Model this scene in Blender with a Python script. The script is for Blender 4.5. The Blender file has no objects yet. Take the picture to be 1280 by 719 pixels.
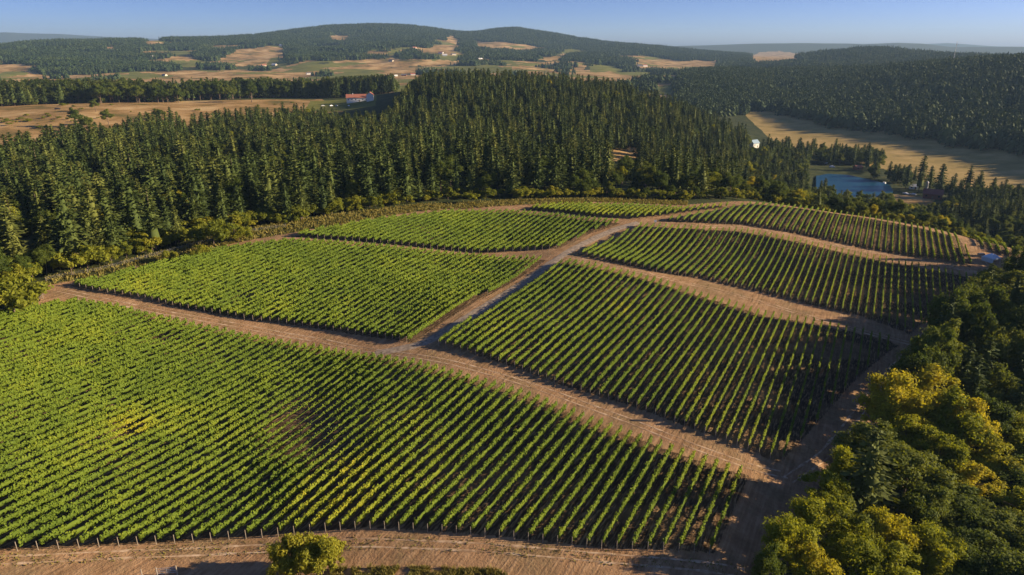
import bpy, math, random
import numpy as np

R = math.radians
rng = np.random.default_rng(7)
random.seed(7)
S = bpy.context.scene
COL = S.collection

# ------------------------------------------------------------------ camera, sky, sun, exposure
CAMZ, PITCH, F = 75.0, R(19.3), 865.0
cd = bpy.data.cameras.new('camera'); cam = bpy.data.objects.new('camera', cd); COL.objects.link(cam)
cam.location = (0, 0, CAMZ); cam.rotation_euler = (math.pi/2-PITCH, 0, 0)
cd.sensor_width = 36; cd.lens = 36*F/1280; cd.clip_start = 0.5; cd.clip_end = 120000
S.camera = cam
SUN_AZ, SUN_EL = R(88), R(17.5)          # azimuth clockwise from the view direction (+Y)
W = bpy.data.worlds.new('World'); S.world = W; W.use_nodes = True
wn = W.node_tree.nodes; sky = wn.new('ShaderNodeTexSky'); sky.sky_type = 'NISHITA'; sky.sun_disc = False
sky.sun_elevation = SUN_EL; sky.sun_rotation = SUN_AZ
sky.altitude = 100; sky.air_density = 1.0; sky.dust_density = 1.4; sky.ozone_density = 5.0
tcw = wn.new('ShaderNodeTexCoord'); stw = wn.new('ShaderNodeVectorMath'); stw.operation = 'MULTIPLY'; stw.inputs[1].default_value = (1, 1, 3.2)
nrw = wn.new('ShaderNodeVectorMath'); nrw.operation = 'NORMALIZE'; W.node_tree.links.new(tcw.outputs['Generated'], stw.inputs[0]); W.node_tree.links.new(stw.outputs[0], nrw.inputs[0]); W.node_tree.links.new(nrw.outputs[0], sky.inputs[0])
tone = wn.new('ShaderNodeVectorMath'); tone.operation = 'MULTIPLY'; tone.inputs[1].default_value = (1.02, .93, 1.16)
W.node_tree.links.new(sky.outputs[0], tone.inputs[0]); W.node_tree.links.new(tone.outputs[0], wn['Background'].inputs[0]); wn['Background'].inputs[1].default_value = 0.07
sd = bpy.data.lights.new('sun', 'SUN'); sun = bpy.data.objects.new('sun', sd); COL.objects.link(sun)
sd.energy = 5.0; sd.angle = R(0.6); sd.color = (1.0, 0.80, 0.54)
sun.rotation_euler = (math.pi/2-SUN_EL, 0, -SUN_AZ+math.pi)   # local -Z points away from the sun
S.view_settings.view_transform = 'Standard'; S.view_settings.look = 'None'
S.view_settings.exposure = 1.15; S.view_settings.gamma = 1
S.cycles.max_bounces = 5; S.cycles.diffuse_bounces = 2; S.cycles.glossy_bounces = 2
S.cycles.transmission_bounces = 3; S.cycles.transparent_max_bounces = 6; S.cycles.volume_bounces = 0

# ------------------------------------------------------------------ pixels of the 1280 frame <-> world
CP, SP = math.cos(PITCH), math.sin(PITCH)
def ray(px, py):
    px = np.asarray(px, float); py = np.asarray(py, float)
    x = (px-640)/F; y = (py-359.5)/F
    return x, CP - y*SP, -SP - y*CP
def proj(X, Y, Z):
    d = Y*CP - (Z-CAMZ)*SP
    d = np.maximum(d, 1e-3)
    return 640+F*X/d, 359.5 + F*(-(Z-CAMZ)*CP - Y*SP)/d, d

def tps(c, v, reg=1e-6):
    c = np.asarray(c, float); v = np.asarray(v, float); n = len(c)
    r2 = ((c[:, None]-c[None])**2).sum(-1)
    K = np.where(r2 > 0, .5*r2*np.log(np.maximum(r2, 1e-12)), 0) + reg*np.eye(n)
    P = np.hstack([np.ones((n, 1)), c])
    A = np.vstack([np.hstack([K, P]), np.hstack([P.T, np.zeros((3, 3))])])
    w = np.linalg.solve(A, np.concatenate([v, np.zeros(3)]))
    def f(q):
        out = np.empty(len(q))
        for i in range(0, len(q), 100000):
            s = q[i:i+100000]
            r2 = ((s[:, None]-c[None])**2).sum(-1)
            out[i:i+100000] = np.where(r2 > 0, .5*r2*np.log(np.maximum(r2, 1e-12)), 0)@w[:n] + w[n] + s@w[n+1:]
        return out
    return f

NEAR = [(-250,760,6),(0,700,3.2),(150,690,1.6),(330,676,0.6),(450,668,1.6),(640,676,1.5),(892,697,0),(960,719,-2.5),(450,760,0.5),
 (900,780,-2),(0,800,3),(-150,560,8.5),(0,560,6),(150,560,3.7),(300,560,1.5),(430,550,2.8),(560,560,2.5),(750,600,1.3),(930,592,0),
 (-150,450,12),(0,450,9),(200,450,5.6),(350,450,3.4),(430,450,3.6),(520,445,5),(650,470,4),(790,507,2.2),(960,560,-0.3),(1000,500,-1),(1060,440,-1.5),
 (60,368,12),(250,390,8),(420,415,4.9),(500,400,5.5),(600,385,6.5),(700,400,4.8),(850,400,2.2),(940,362,1.2),(1100,405,-2),(1150,410,-3),(1240,345,-3),
 (150,335,12.5),(360,296,13),(480,320,9.5),(600,345,6.3),(640,347,6.3),(700,322,8.0),(800,340,6),(1000,395,0),
 (650,310,7),(780,310,6.5),(900,310,3.5),(1000,330,1),(1100,330,-1),(1190,333,-2),
 (500,285,12),(640,262,11.5),(790,278,9.5),(870,282,8),(960,288,5.5),(1050,305,1.5),(1130,310,-1),(1215,325,-3),
 (790,257,9.5),(880,261,8.5),(940,256,7),(1010,262,3),(1085,272,-0.5),(1150,284,-3.5),(1200,296,-5),(1270,322,-5)]
cx, cv = [], []
for px, py, z in NEAR:
    x, y, zz = ray(px, py); t = (CAMZ-z)/-zz
    cx.append((x*t/100, y*t/100)); cv.append(z)
def az_of(px, py=180):
    x, y, z = ray(px, py); return math.atan2(x, y)
def polar(a, D): return D*math.sin(a), D*math.cos(a)
# beyond the crest and the ravine on the right, in metres round the camera: (column px, distance, height)
for px, D, z in [(-150,330,8),(0,400,6),(200,430,5),(400,430,6),(560,430,6),(700,420,1),(60,330,8),(200,330,8),(400,340,9),(560,370,8),(850,420,-6),(950,400,-6),(1000,400,-12),
                 (1060,400,-14),(1150,400,-12),(1150,430,-25),(1200,395,-12),(1200,430,-26),(1280,385,-15),(1300,345,-5),(1050,480,-34),(1150,450,-36),(950,480,-26),(1280,420,-30),
                 (700,500,0),(400,500,4),(0,500,2),(200,520,2),(850,500,-14)]:
    X, Y = polar(az_of(px), D); cx.append((X/100, Y/100)); cv.append(z)
for X, Y, z in [(75,95,-9),(95,110,-11),(70,75,-9),(120,140,-12),(150,170,-12),(180,200,-12),(60,60,-8),(110,80,-12),(150,110,-12),(190,150,-10),(220,200,-8),(0,40,-1),(-60,50,2),(0,0,-3)]:
    cx.append((X/100, Y/100)); cv.append(z)
f_near = tps(cx, cv, 1e-4)

FAR = []   # column px, then (distance, height) pairs
def col(px, *dz):
    for D, z in dz: FAR.append((px, D, z))
col(-150,(450,4),(700,1),(1000,12),(1600,-5),(2500,-5),(3300,30),(4300,60),(5500,40),(9000,0))
col(0,(450,3),(560,0),(700,2),(850,8),(1000,10),(1200,5),(1600,-5),(2300,-8),(3000,15),(4200,58),(5500,40),(9000,0))
col(100,(450,4),(620,0),(750,4),(850,11),(1000,10),(1200,6),(1600,-5),(2300,-8),(3000,15),(4300,84),(5800,60),(9000,0))
col(220,(450,4),(620,0),(800,6),(950,9),(1200,4),(1600,-5),(2300,-5),(3000,20),(4600,100),(6000,60),(9000,0))
col(330,(450,5),(620,-1),(850,6),(1000,8),(1500,-5),(2300,-5),(3200,35),(4800,122),(6200,80),(9000,0))
col(440,(450,5),(620,0),(850,7),(1000,8),(1500,-5),(2300,0),(3200,50),(4200,105),(5300,198),(7000,100),(10000,0))
col(540,(450,4),(620,6),(800,20),(900,26),(1100,8),(1500,0),(2300,0),(3200,55),(4200,115),(5200,182),(6800,80),(10000,0))
col(590,(1500,0),(2300,0),(3200,45),(4300,90),(5200,146),(6800,60))
col(640,(450,3),(620,8),(800,22),(900,26),(1100,5),(1500,0),(2300,0),(3200,35),(4300,92),(5200,182),(6800,60),(10000,0))
col(700,(450,0),(620,5),(800,19),(900,21),(1100,0),(1500,0),(2300,-5),(3200,24),(4300,65),(5000,122),(6500,50),(10000,0))
col(770,(450,-5),(620,0),(800,12),(900,13),(1100,-10),(1500,-10),(2300,-10),(3200,12),(4000,42),(4600,74),(6000,40),(10000,0))
col(850,(450,-11),(620,-12),(800,-4),(900,-10),(1100,-30),(1400,-20),(1800,-4),(2300,-8),(3200,0),(4200,34),(5500,20),(10000,0))
col(930,(450,-18),(620,-26),(760,-28),(900,-36),(1150,-38),(1400,-24),(1700,-6),(2000,1),(2600,-8),(3500,6),(5500,0),(10000,0))
col(1000,(450,-28),(620,-38),(900,-39),(1100,-38),(1300,-30),(1550,-14),(1950,5),(2300,0),(3400,26),(4500,0),(10000,0))
col(1060,(450,-35),(560,-38),(900,-39),(1020,-38),(1250,-26),(1500,-8),(1850,10),(2200,0),(3300,54),(4500,0),(10000,0))
col(1130,(450,-36),(560,-38),(800,-39),(920,-38),(1150,-24),(1400,-4),(1750,22),(2200,8),(3300,38),(4500,0),(10000,0))
col(1200,(450,-34),(560,-38),(760,-39),(860,-38),(1080,-24),(1300,-2),(1700,32),(2200,25),(3400,20),(5000,0),(10000,0))
col(1280,(450,-32),(560,-36),(700,-39),(790,-38),(1000,-24),(1250,2),(1650,42),(2100,30),(3400,20),(5000,0),(10000,0))
col(1450,(450,-30),(560,-33),(680,-33),(850,-22),(1150,6),(1600,55),(2100,35),(3400,20),(5000,0),(10000,0))
f_far = tps([(az_of(p)*1.6, math.log(D)) for p, D, z in FAR], [z for p, D, z in FAR], 1e-4)

def fbm(x, y, s, o=4, seed=0):
    r = np.random.default_rng(100+seed); out = 0; a = 1.0
    for i in range(o):
        for k in range(3):
            th = r.uniform(0, 6.283); ph = r.uniform(0, 6.283); fr = (2**i)*r.uniform(.7, 1.4)/s*6.283
            out = out + a*np.sin((x*math.cos(th)+y*math.sin(th))*fr+ph + 1.3*np.sin((y*math.cos(th)-x*math.sin(th))*fr*.6+ph*2))
        a *= .5
    return out/4.0
def smooth(x, a, b):
    t = np.clip((x-a)/(b-a), 0, 1); return t*t*(3-2*t)

# far skyline: blue ranges beyond 12 km, elevation profile by column px at their crest (D = 10 km / 15.5 km)
M1 = np.array([(-400,20),(700,20),(790,60),(840,95),(880,110),(930,140),(985,150),(1040,140),(1060,130),(1100,150),(1130,135),(1165,80),(1220,85),(1280,80),(1700,80)], float)
M2 = np.array([(-400,430),(0,430),(40,470),(60,450),(100,440),(160,380),(220,320),(300,200),(400,100),(900,50),(1090,80),(1130,165),(1160,200),(1190,150),(1240,60),(1700,50)], float)
M1a = np.array([az_of(p) for p in M1[:, 0]]); M2a = np.array([az_of(p) for p in M2[:, 0]])
def terrain(X, Y):
    X = np.atleast_1d(np.asarray(X, float)); Y = np.atleast_1d(np.asarray(Y, float))
    D = np.hypot(X, Y); a = np.arctan2(X, Y)
    z = np.zeros(len(X)); w = smooth(D, 400, 500)
    i = w < 1
    if i.any():
        Xn, Yn = X[i], Y[i]
        d2 = np.hypot(Xn, Yn); Yc = np.maximum(Yn, -40); Xc = np.clip(Xn, -330, 330)
        z[i] += (1-w[i])*f_near(np.stack([Xc/100, Yc/100], 1))
    i = w > 0
    if i.any():
        ac = np.clip(a[i], -.80, .82); Dc = np.clip(D[i], 400, 10000)
        zf = f_far(np.stack([ac*1.6, np.log(Dc)], 1))
        zf = zf*(1-smooth(D[i], 6500, 8500))
        nz = fbm(X[i], Y[i], 900, 4, 1)
        zf = zf + (nz*.6+.4*fbm(X[i], Y[i], 420, 3, 4))*(1.2*smooth(D[i], 900, 1400)+16*smooth(D[i], 1500, 2800)*(1-.55*smooth(D[i], 3600, 4600))*(1-.6*smooth(a[i], .08, .3)))*(1-smooth(D[i], 7000, 9000))
        ai = a[i]
        p1 = np.interp(ai, M1a, M1[:, 1]); p2 = np.interp(ai, M2a, M2[:, 1])
        g1 = np.exp(-((D[i]-10000)/1200)**2)*.67; g2 = np.exp(-((D[i]-15500)/1500)**2)*.6
        r = fbm(X[i], Y[i], 5000, 4, 2)
        zf = zf + g1*(p1+12*r) + g2*(p2+22*r)
        z[i] += w[i]*zf
    return z

_DS = np.exp(np.linspace(math.log(55), math.log(9000), 2600))
def gp(px, py, above=0.0, near=False):
    """first point along a sight line that lies `above` metres over the ground"""
    x, y, z = (float(v) for v in ray(px, py)); h = math.hypot(x, y)
    X = x/h*_DS; Y = y/h*_DS; Z = CAMZ+z/h*_DS
    d = Z-terrain(X, Y)-above
    if near:                                  # a sight line that just grazes the vineyard's crest counts as standing on the crest
        q = np.where(_DS < 430)[0]; c = np.where(d[q] < 0)[0]
        if len(c) == 0:
            m_ = q[np.argmin(d[q])]
            if d[m_] < 3.5 and m_ < q[-1]-3: return X[m_], Y[m_]
    k = np.argmax(d < 0)
    if d[k] >= 0: k = np.argmin(d)
    if k > 0 and d[k] < 0:
        u = d[k-1]/(d[k-1]-d[k]); D = _DS[k-1]+(_DS[k]-_DS[k-1])*u
    else: D = _DS[k]
    return x/h*D, y/h*D
def gpoly(pts, near=False): return np.array([gp(a, b, 0.0, near) for a, b in pts])
def inside(P, X, Y):
    n = len(P); r = np.zeros(np.shape(X), bool); j = n-1
    for i in range(n):
        xi, yi = P[i]; xj, yj = P[j]
        if yi != yj:
            c = ((yi > Y) != (yj > Y)) & (X < (xj-xi)*(Y-yi)/(yj-yi)+xi); r ^= c
        j = i
    return r

# ------------------------------------------------------------------ mesh helpers
def mesh_np(name, V, Fc, mats=(), attrs=None, midx=None, smooth_=False, k=4):
    m = bpy.data.meshes.new(name); V = np.asarray(V, np.float32); Fc = np.asarray(Fc, np.int32)
    m.vertices.add(len(V)); m.vertices.foreach_set('co', V.ravel())
    n = len(Fc); m.loops.add(n*k); m.loops.foreach_set('vertex_index', Fc.ravel())
    m.polygons.add(n); m.polygons.foreach_set('loop_start', np.arange(0, n*k, k, dtype=np.int32))
    m.polygons.foreach_set('loop_total', np.full(n, k, np.int32))
    for q in mats: m.materials.append(q)
    if midx is not None: m.polygons.foreach_set('material_index', np.asarray(midx, np.int32))
    if smooth_: m.polygons.foreach_set('use_smooth', np.ones(n, bool))
    for an, (dom, arr) in (attrs or {}).items():
        if arr.ndim == 2:
            at = m.attributes.new(an, 'FLOAT_COLOR', dom); at.data.foreach_set('color', arr.astype(np.float32).ravel())
        else:
            at = m.attributes.new(an, 'FLOAT', dom); at.data.foreach_set('value', arr.astype(np.float32).ravel())
    m.update(); m.validate() if False else None
    return m
def tag(o, label=None, cat=None, group=None, kind=None):
    if label: o['label'] = label
    if cat: o['category'] = cat
    if group: o['group'] = group
    if kind: o['kind'] = kind
    return o
def obj(name, data, parent=None, loc=(0,0,0), rz=0):
    o = bpy.data.objects.new(name, data); COL.objects.link(o); o.location = loc; o.rotation_euler = (0, 0, rz)
    if parent is not None: o.parent = parent
    return o
def empty(name, loc, rz=0):
    o = obj(name, None, None, loc, rz); o.empty_display_size = .3; return o
class MB:
    """collects boxes, prisms and tubes for one part"""
    def __init__(s): s.v = []; s.f = []
    def add(s, vs, fs):
        b = len(s.v); s.v += [tuple(v) for v in vs]; s.f += [tuple(i+b for i in f) for f in fs]; return s
    def box(s, x0, x1, y0, y1, z0, z1):
        return s.add([(x, y, z) for z in (z0, z1) for x, y in ((x0,y0),(x1,y0),(x1,y1),(x0,y1))],
                     [(3,2,1,0),(4,5,6,7),(0,1,5,4),(1,2,6,5),(2,3,7,6),(3,0,4,7)])
    def tube(s, p, q, r0, r1=None, n=6):
        r1 = r0 if r1 is None else r1
        p = np.array(p, float); q = np.array(q, float); d = q-p; L = np.linalg.norm(d) or 1; d /= L
        a = np.cross(d, (0,0,1) if abs(d[2]) < .9 else (1,0,0)); a /= np.linalg.norm(a); b = np.cross(d, a)
        vs = [p+r0*(a*math.cos(t)+b*math.sin(t)) for t in np.linspace(0, 2*math.pi, n, endpoint=False)]
        vs += [q+r1*(a*math.cos(t)+b*math.sin(t)) for t in np.linspace(0, 2*math.pi, n, endpoint=False)]
        return s.add(vs, [(i, (i+1) % n, n+(i+1) % n, n+i) for i in range(n)]+[tuple(range(n))[::-1], tuple(range(n, 2*n))])
    def mesh(s, name, mat):
        m = bpy.data.meshes.new(name); m.from_pydata(s.v, [], s.f); m.materials.append(mat); m.update(); return m
    def build(s, name, mat, parent=None, loc=(0,0,0), rz=0):
        return obj(name, s.mesh(name, mat), parent, loc, rz)

# ------------------------------------------------------------------ materials
def mat(name):
    m = bpy.data.materials.new(name); m.use_nodes = True; return m, m.node_tree.nodes, m.node_tree.links
def plain(name, c, rough=.8, metal=0, vary=.15, scale=2.0):
    m, n, l = mat(name); b = n['Principled BSDF']; b.inputs['Roughness'].default_value = rough; b.inputs['Metallic'].default_value = metal
    t = n.new('ShaderNodeTexNoise'); t.inputs['Scale'].default_value = scale; t.inputs['Detail'].default_value = 5
    g = n.new('ShaderNodeTexCoord'); l.new(g.outputs['Object'], t.inputs['Vector'])
    r = n.new('ShaderNodeMapRange'); r.inputs[1].default_value = .3; r.inputs[2].default_value = .7
    r.inputs[3].default_value = 1-vary; r.inputs[4].default_value = 1+vary*.6; l.new(t.outputs[0], r.inputs[0])
    x = n.new('ShaderNodeVectorMath'); x.operation = 'SCALE'; x.inputs[0].default_value = c; l.new(r.outputs[0], x.inputs['Scale'])
    l.new(x.outputs[0], b.inputs['Base Color']); return m
def ramp(n, stops):
    r = n.new('ShaderNodeValToRGB'); e = r.color_ramp.elements
    while len(e) < len(stops): e.new(.5)
    for i, (p, c) in enumerate(stops): e[i].position = p; e[i].color = (*c, 1)
    return r
def foliage(name, stops, transl=.3, use_attr=False, nscale=.25, perobj=.6, leafvar=.22):
    """leaf shader: own colour from a ramp driven by per-tree random, clump noise and per-leaf random; part of the light passes through"""
    m, n, l = mat(name); out = n['Material Output']; n.remove(n['Principled BSDF'])
    r = ramp(n, stops)
    oi = n.new('ShaderNodeObjectInfo'); geo = n.new('ShaderNodeNewGeometry')
    t = n.new('ShaderNodeTexNoise'); t.inputs['Scale'].default_value = nscale; t.inputs['Detail'].default_value = 3
    l.new(geo.outputs['Position'], t.inputs['Vector'])
    a = n.new('ShaderNodeMath'); a.operation = 'MULTIPLY_ADD'; a.inputs[1].default_value = perobj; a.inputs[2].default_value = (1-perobj)*.5-.35
    if use_attr:
        at = n.new('ShaderNodeAttribute'); at.attribute_name = 'tint'; l.new(at.outputs['Fac'], a.inputs[0])
    else: l.new(oi.outputs['Random'], a.inputs[0])
    b = n.new('ShaderNodeMath'); b.operation = 'MULTIPLY_ADD'; b.inputs[1].default_value = .7; l.new(t.outputs[0], b.inputs[0]); l.new(a.outputs[0], b.inputs[2])
    c = n.new('ShaderNodeMath'); c.operation = 'MULTIPLY_ADD'; c.inputs[1].default_value = leafvar
    l.new(geo.outputs['Random Per Island'], c.inputs[0]); l.new(b.outputs[0], c.inputs[2])
    d = n.new('ShaderNodeMath'); d.operation = 'SUBTRACT'; d.inputs[1].default_value = leafvar/2; l.new(c.outputs[0], d.inputs[0])
    l.new(d.outputs[0], r.inputs[0])
    pb = n.new('ShaderNodeBsdfPrincipled'); pb.inputs['Roughness'].default_value = .75; pb.inputs['Specular IOR Level'].default_value = .15
    l.new(r.outputs[0], pb.inputs['Base Color'])
    tr = n.new('ShaderNodeBsdfTranslucent'); hs = n.new('ShaderNodeMix'); hs.data_type = 'RGBA'; hs.blend_type = 'MULTIPLY'; hs.inputs[0].default_value = 1
    l.new(r.outputs[0], hs.inputs[6]); hs.inputs[7].default_value = (1.5, 1.35, .6, 1); l.new(hs.outputs[2], tr.inputs['Color'])
    mx = n.new('ShaderNodeMixShader'); mx.inputs[0].default_value = transl; l.new(pb.outputs[0], mx.inputs[1]); l.new(tr.outputs[0], mx.inputs[2])
    l.new(mx.outputs[0], out.inputs['Surface']); return m

M = dict(
 vine=foliage('vine_leaves', [(0,(.085,.14,.018)),(.45,(.165,.23,.024)),(.8,(.28,.31,.026)),(1,(.42,.37,.03))], .35, True, .12, .75),
 fir=foliage('fir_needles', [(0,(.034,.055,.015)),(.45,(.072,.102,.024)),(1,(.15,.165,.036))], .18, False, .08, .75, .10),
 firfar=foliage('distant_fir_needles', [(0,(.025,.048,.018)),(.5,(.045,.074,.024)),(1,(.08,.105,.032))], .1, False, .02, .6, .08),
 oak=foliage('oak_leaves', [(0,(.045,.075,.014)),(.5,(.09,.125,.02)),(1,(.17,.19,.03))], .38, False, .2, .6),
 maple=foliage('yellowing_leaves', [(0,(.11,.15,.014)),(.45,(.25,.27,.02)),(1,(.44,.37,.03))], .45, False, .25, .6),
 bush=foliage('bush_leaves', [(0,(.09,.12,.014)),(.5,(.20,.22,.022)),(1,(.36,.33,.035))], .4, False, .5, .6),
 bark=plain('bark', (.16,.115,.08), .9, 0, .35, 3), post=plain('weathered_post', (.30,.25,.19), .9, 0, .3, 3),
 steel=plain('galvanised_steel', (.5,.5,.5), .45, .6), white=plain('white_paint', (.78,.77,.74), .6), cream=plain('cream_wall', (.62,.55,.44), .8),
 redroof=plain('terracotta_roof', (.36,.13,.08), .8), barnred=plain('barn_red', (.23,.075,.055), .85), greyroof=plain('grey_shingle', (.16,.15,.15), .85),
 blueroof=plain('blue_metal_roof', (.30,.42,.52), .5), glass=plain('dark_window', (.03,.04,.05), .1), dark=plain('rubber_and_dark_strip', (.02,.02,.022), .7),
 canvas=plain('pale_blue_canvas', (.62,.70,.76), .6, 0, .06), brownwall=plain('brown_boards', (.20,.13,.09), .85), tan=plain('tan_wall', (.45,.38,.28), .85),
 grass=foliage('grass_blades', [(0,(.09,.12,.02)),(.5,(.19,.17,.04)),(1,(.36,.27,.09))], .2, False, .6, .3),
)

def ground_material():
    m, n, l = mat('terrain_ground'); b = n['Principled BSDF']; b.inputs['Roughness'].default_value = .95; b.inputs['Specular IOR Level'].default_value = .05
    geo = n.new('ShaderNodeNewGeometry'); P = geo.outputs['Position']
    def noise(s, det=6, rough=.6, vec=P):
        t = n.new('ShaderNodeTexNoise'); t.inputs['Scale'].default_value = s; t.inputs['Detail'].default_value = det; t.inputs['Roughness'].default_value = rough
        l.new(vec, t.inputs['Vector']); return t.outputs[0]
    def mapv(rz, sc):
        # turn the ground so that X runs along the vine rows, then stretch
        q = n.new('ShaderNodeMapping'); q.vector_type = 'POINT'; q.inputs['Rotation'].default_value = (0, 0, rz)
        l.new(P, q.inputs['Vector']); s = n.new('ShaderNodeVectorMath'); s.operation = 'MULTIPLY'; s.inputs[1].default_value = sc; l.new(q.outputs[0], s.inputs[0]); return s.outputs[0]
    def mix(f, a, c):
        x = n.new('ShaderNodeMix'); x.data_type = 'RGBA'; l.new(f, x.inputs[0]); l.new(a, x.inputs[6]); l.new(c, x.inputs[7]); return x.outputs[2]
    def rmp(f, st): r = ramp(n, st); l.new(f, r.inputs[0]); return r.outputs[0]
    za = n.new('ShaderNodeAttribute'); za.attribute_name = 'zone'; sp = n.new('ShaderNodeSeparateColor'); l.new(za.outputs['Color'], sp.inputs[0])
    zb = n.new('ShaderNodeAttribute'); zb.attribute_name = 'zone_more'; sb = n.new('ShaderNodeSeparateColor'); l.new(zb.outputs['Color'], sb.inputs[0])
    floor = rmp(noise(.12), [(.3,(.03,.042,.016)),(.55,(.055,.065,.024)),(.75,(.11,.10,.04))])
    streak = noise(1.0, 5, .65, mapv(R(-61.9), (.10, 1.6, 1)))
    dirt = rmp(noise(.35, 8, .65), [(.33,(.17,.095,.046)),(.5,(.31,.185,.095)),(.66,(.45,.29,.16))])
    dirt2 = rmp(streak, [(.35,(.19,.105,.052)),(.5,(.32,.19,.10)),(.65,(.45,.29,.165))])
    dmx = n.new('ShaderNodeMix'); dmx.data_type = 'RGBA'; dmx.inputs[0].default_value = .5; l.new(dirt, dmx.inputs[6]); l.new(dirt2, dmx.inputs[7]); dirt = dmx.outputs[2]
    dirt = mix(rmp(noise(.09, 6, .7), [(.46,(0,0,0)),(.62,(.6,.6,.6))]), dirt, rmp(noise(1.6, 5), [(.4,(.14,.095,.05)),(.6,(.22,.17,.085))]))
    litter = noise(1.0, 4, .6, mapv(R(-61.9), (.5, 3.0, 1)))
    soil = rmp(litter, [(.38,(.055,.035,.02)),(.53,(.11,.07,.038)),(.64,(.30,.20,.105))])
    soil = mix(rmp(noise(.045, 3), [(.52,(0,0,0)),(.64,(.75,.75,.75))]), soil, dirt)
    gold = rmp(noise(.03, 8, .65), [(.3,(.20,.155,.05)),(.5,(.33,.24,.085)),(.7,(.45,.31,.13))])
    goldfar = rmp(noise(.016, 8, .68), [(.38,(.13,.11,.035)),(.46,(.27,.17,.065)),(.53,(.38,.24,.10)),(.62,(.50,.35,.17))])
    green = rmp(noise(.03, 6), [(.3,(.10,.12,.025)),(.7,(.20,.19,.05))])
    edge = noise(.5, 5)
    def soften(v):
        s = n.new('ShaderNodeMath'); s.operation = 'MULTIPLY_ADD'; s.inputs[1].default_value = .9; l.new(edge, s.inputs[0])
        s.inputs[2].default_value = -.45; a = n.new('ShaderNodeMath'); a.operation = 'ADD'; l.new(v, a.inputs[0]); l.new(s.outputs[0], a.inputs[1])
        q = n.new('ShaderNodeMapRange'); q.inputs[1].default_value = .35; q.inputs[2].default_value = .65; l.new(a.outputs[0], q.inputs[0]); return q.outputs[0]
    c = mix(soften(sp.outputs[2]), floor, gold)
    c = mix(soften(sb.outputs[0]), c, goldfar)
    c = mix(soften(sb.outputs[1]), c, green)
    c = mix(soften(sp.outputs[1]), c, dirt)
    c = mix(soften(sp.outputs[0]), c, soil)
    l.new(c, b.inputs['Base Color'])
    bp = n.new('ShaderNodeBump'); bp.inputs['Strength'].default_value = .8; bp.inputs['Distance'].default_value = .22
    ad = n.new('ShaderNodeMath'); ad.operation = 'ADD'; l.new(streak, ad.inputs[0]); l.new(noise(2.5, 6), ad.inputs[1]); l.new(ad.outputs[0], bp.inputs['Height'])
    l.new(bp.outputs[0], b.inputs['Normal']); return m

# ------------------------------------------------------------------ layout polygons (photo pixels dropped onto the ground they show)
DIRT = gpoly([(-300,420),(-100,402),(0,396),(38,388),(52,368),(58,356),(130,344),(200,326),(300,302),(360,292),(420,281),(480,269),(560,260),(640,256),(700,254),
  (760,252),(860,256),(940,252),(1010,259),(1085,270),(1150,282),(1205,292),(1280,312),(1380,345),(1300,350),(1246,352),(1222,372),(1185,415),(1140,470),
  (1110,520),(1075,560),(1040,610),(1000,670),(965,719),(940,800),(-300,800)], True)
BLOCKS = {
 'near': [(-140,700),(-170,405),(0,394),(50,386),(95,380),(140,386),(200,400),(280,417),(330,427),(400,439),(470,450),(520,457),(560,468),(640,490),(700,511),(769,538),(840,565),(900,585),(936,595),
          (893,692),(760,685),(647,673),(560,665),(470,660),(400,663),(300,672),(150,681),(0,688)],
 'left': [(84,357),(122,365),(180,374),(220,384),(255,390),(305,399),(350,404),(400,411),(425,415),(487,424),(516,429),(600,374),(683,325),(650,325),(600,323),(540,317),(480,311),(420,306),(362,303),(270,314),(200,332),(130,349)],
 'upper left': [(362,296),(420,300),(480,305),(540,311),(600,317),(650,314),(697,311),(740,291),(778,279),(740,276),(700,271),(640,266),(560,267),(480,275),(420,286)],
 'crest': [(650,262),(700,266),(740,271),(795,274),(840,269),(870,265),(930,257),(880,260),(850,262),(820,260),(780,258),(700,257)],
 'top right': [(817,277),(870,279),(930,281),(960,286),(1000,293),(1050,304),(1100,314),(1150,322),(1213,334),(1213,325),(1196,296),(1150,285),(1085,273),(1010,262),(945,256),(900,264),(850,273)],
 'upper right': [(718,318),(760,327),(820,340),(880,349),(953,366),(1017,382),(1072,394),(1137,418),(1182,387),(1234,352),(1180,340),(1100,325),(1000,303),(930,290),(850,286),(800,283)],
 'right': [(547,431),(600,446),(650,462),(700,481),(788,507),(868,537),(945,566),(975,580),(988,565),(1012,540),(1038,510),(1062,482),(1092,455),(1115,437),(1124,432),(1110,426),(1060,414),(1000,402),(960,396),(900,378),(830,356),(760,338),(706,328)],
 'far right': [(1216,294),(1226,308),(1250,318),(1272,324),(1280,322),(1262,312),(1240,302)],
}
BP = {k: gpoly(v, True) for k, v in BLOCKS.items()}
ROAD = gpoly([(470,442),(530,431),(560,412),(600,388),(640,362),(680,335),(700,322),(716,311),(742,298),(770,286),(800,278)])

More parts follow.
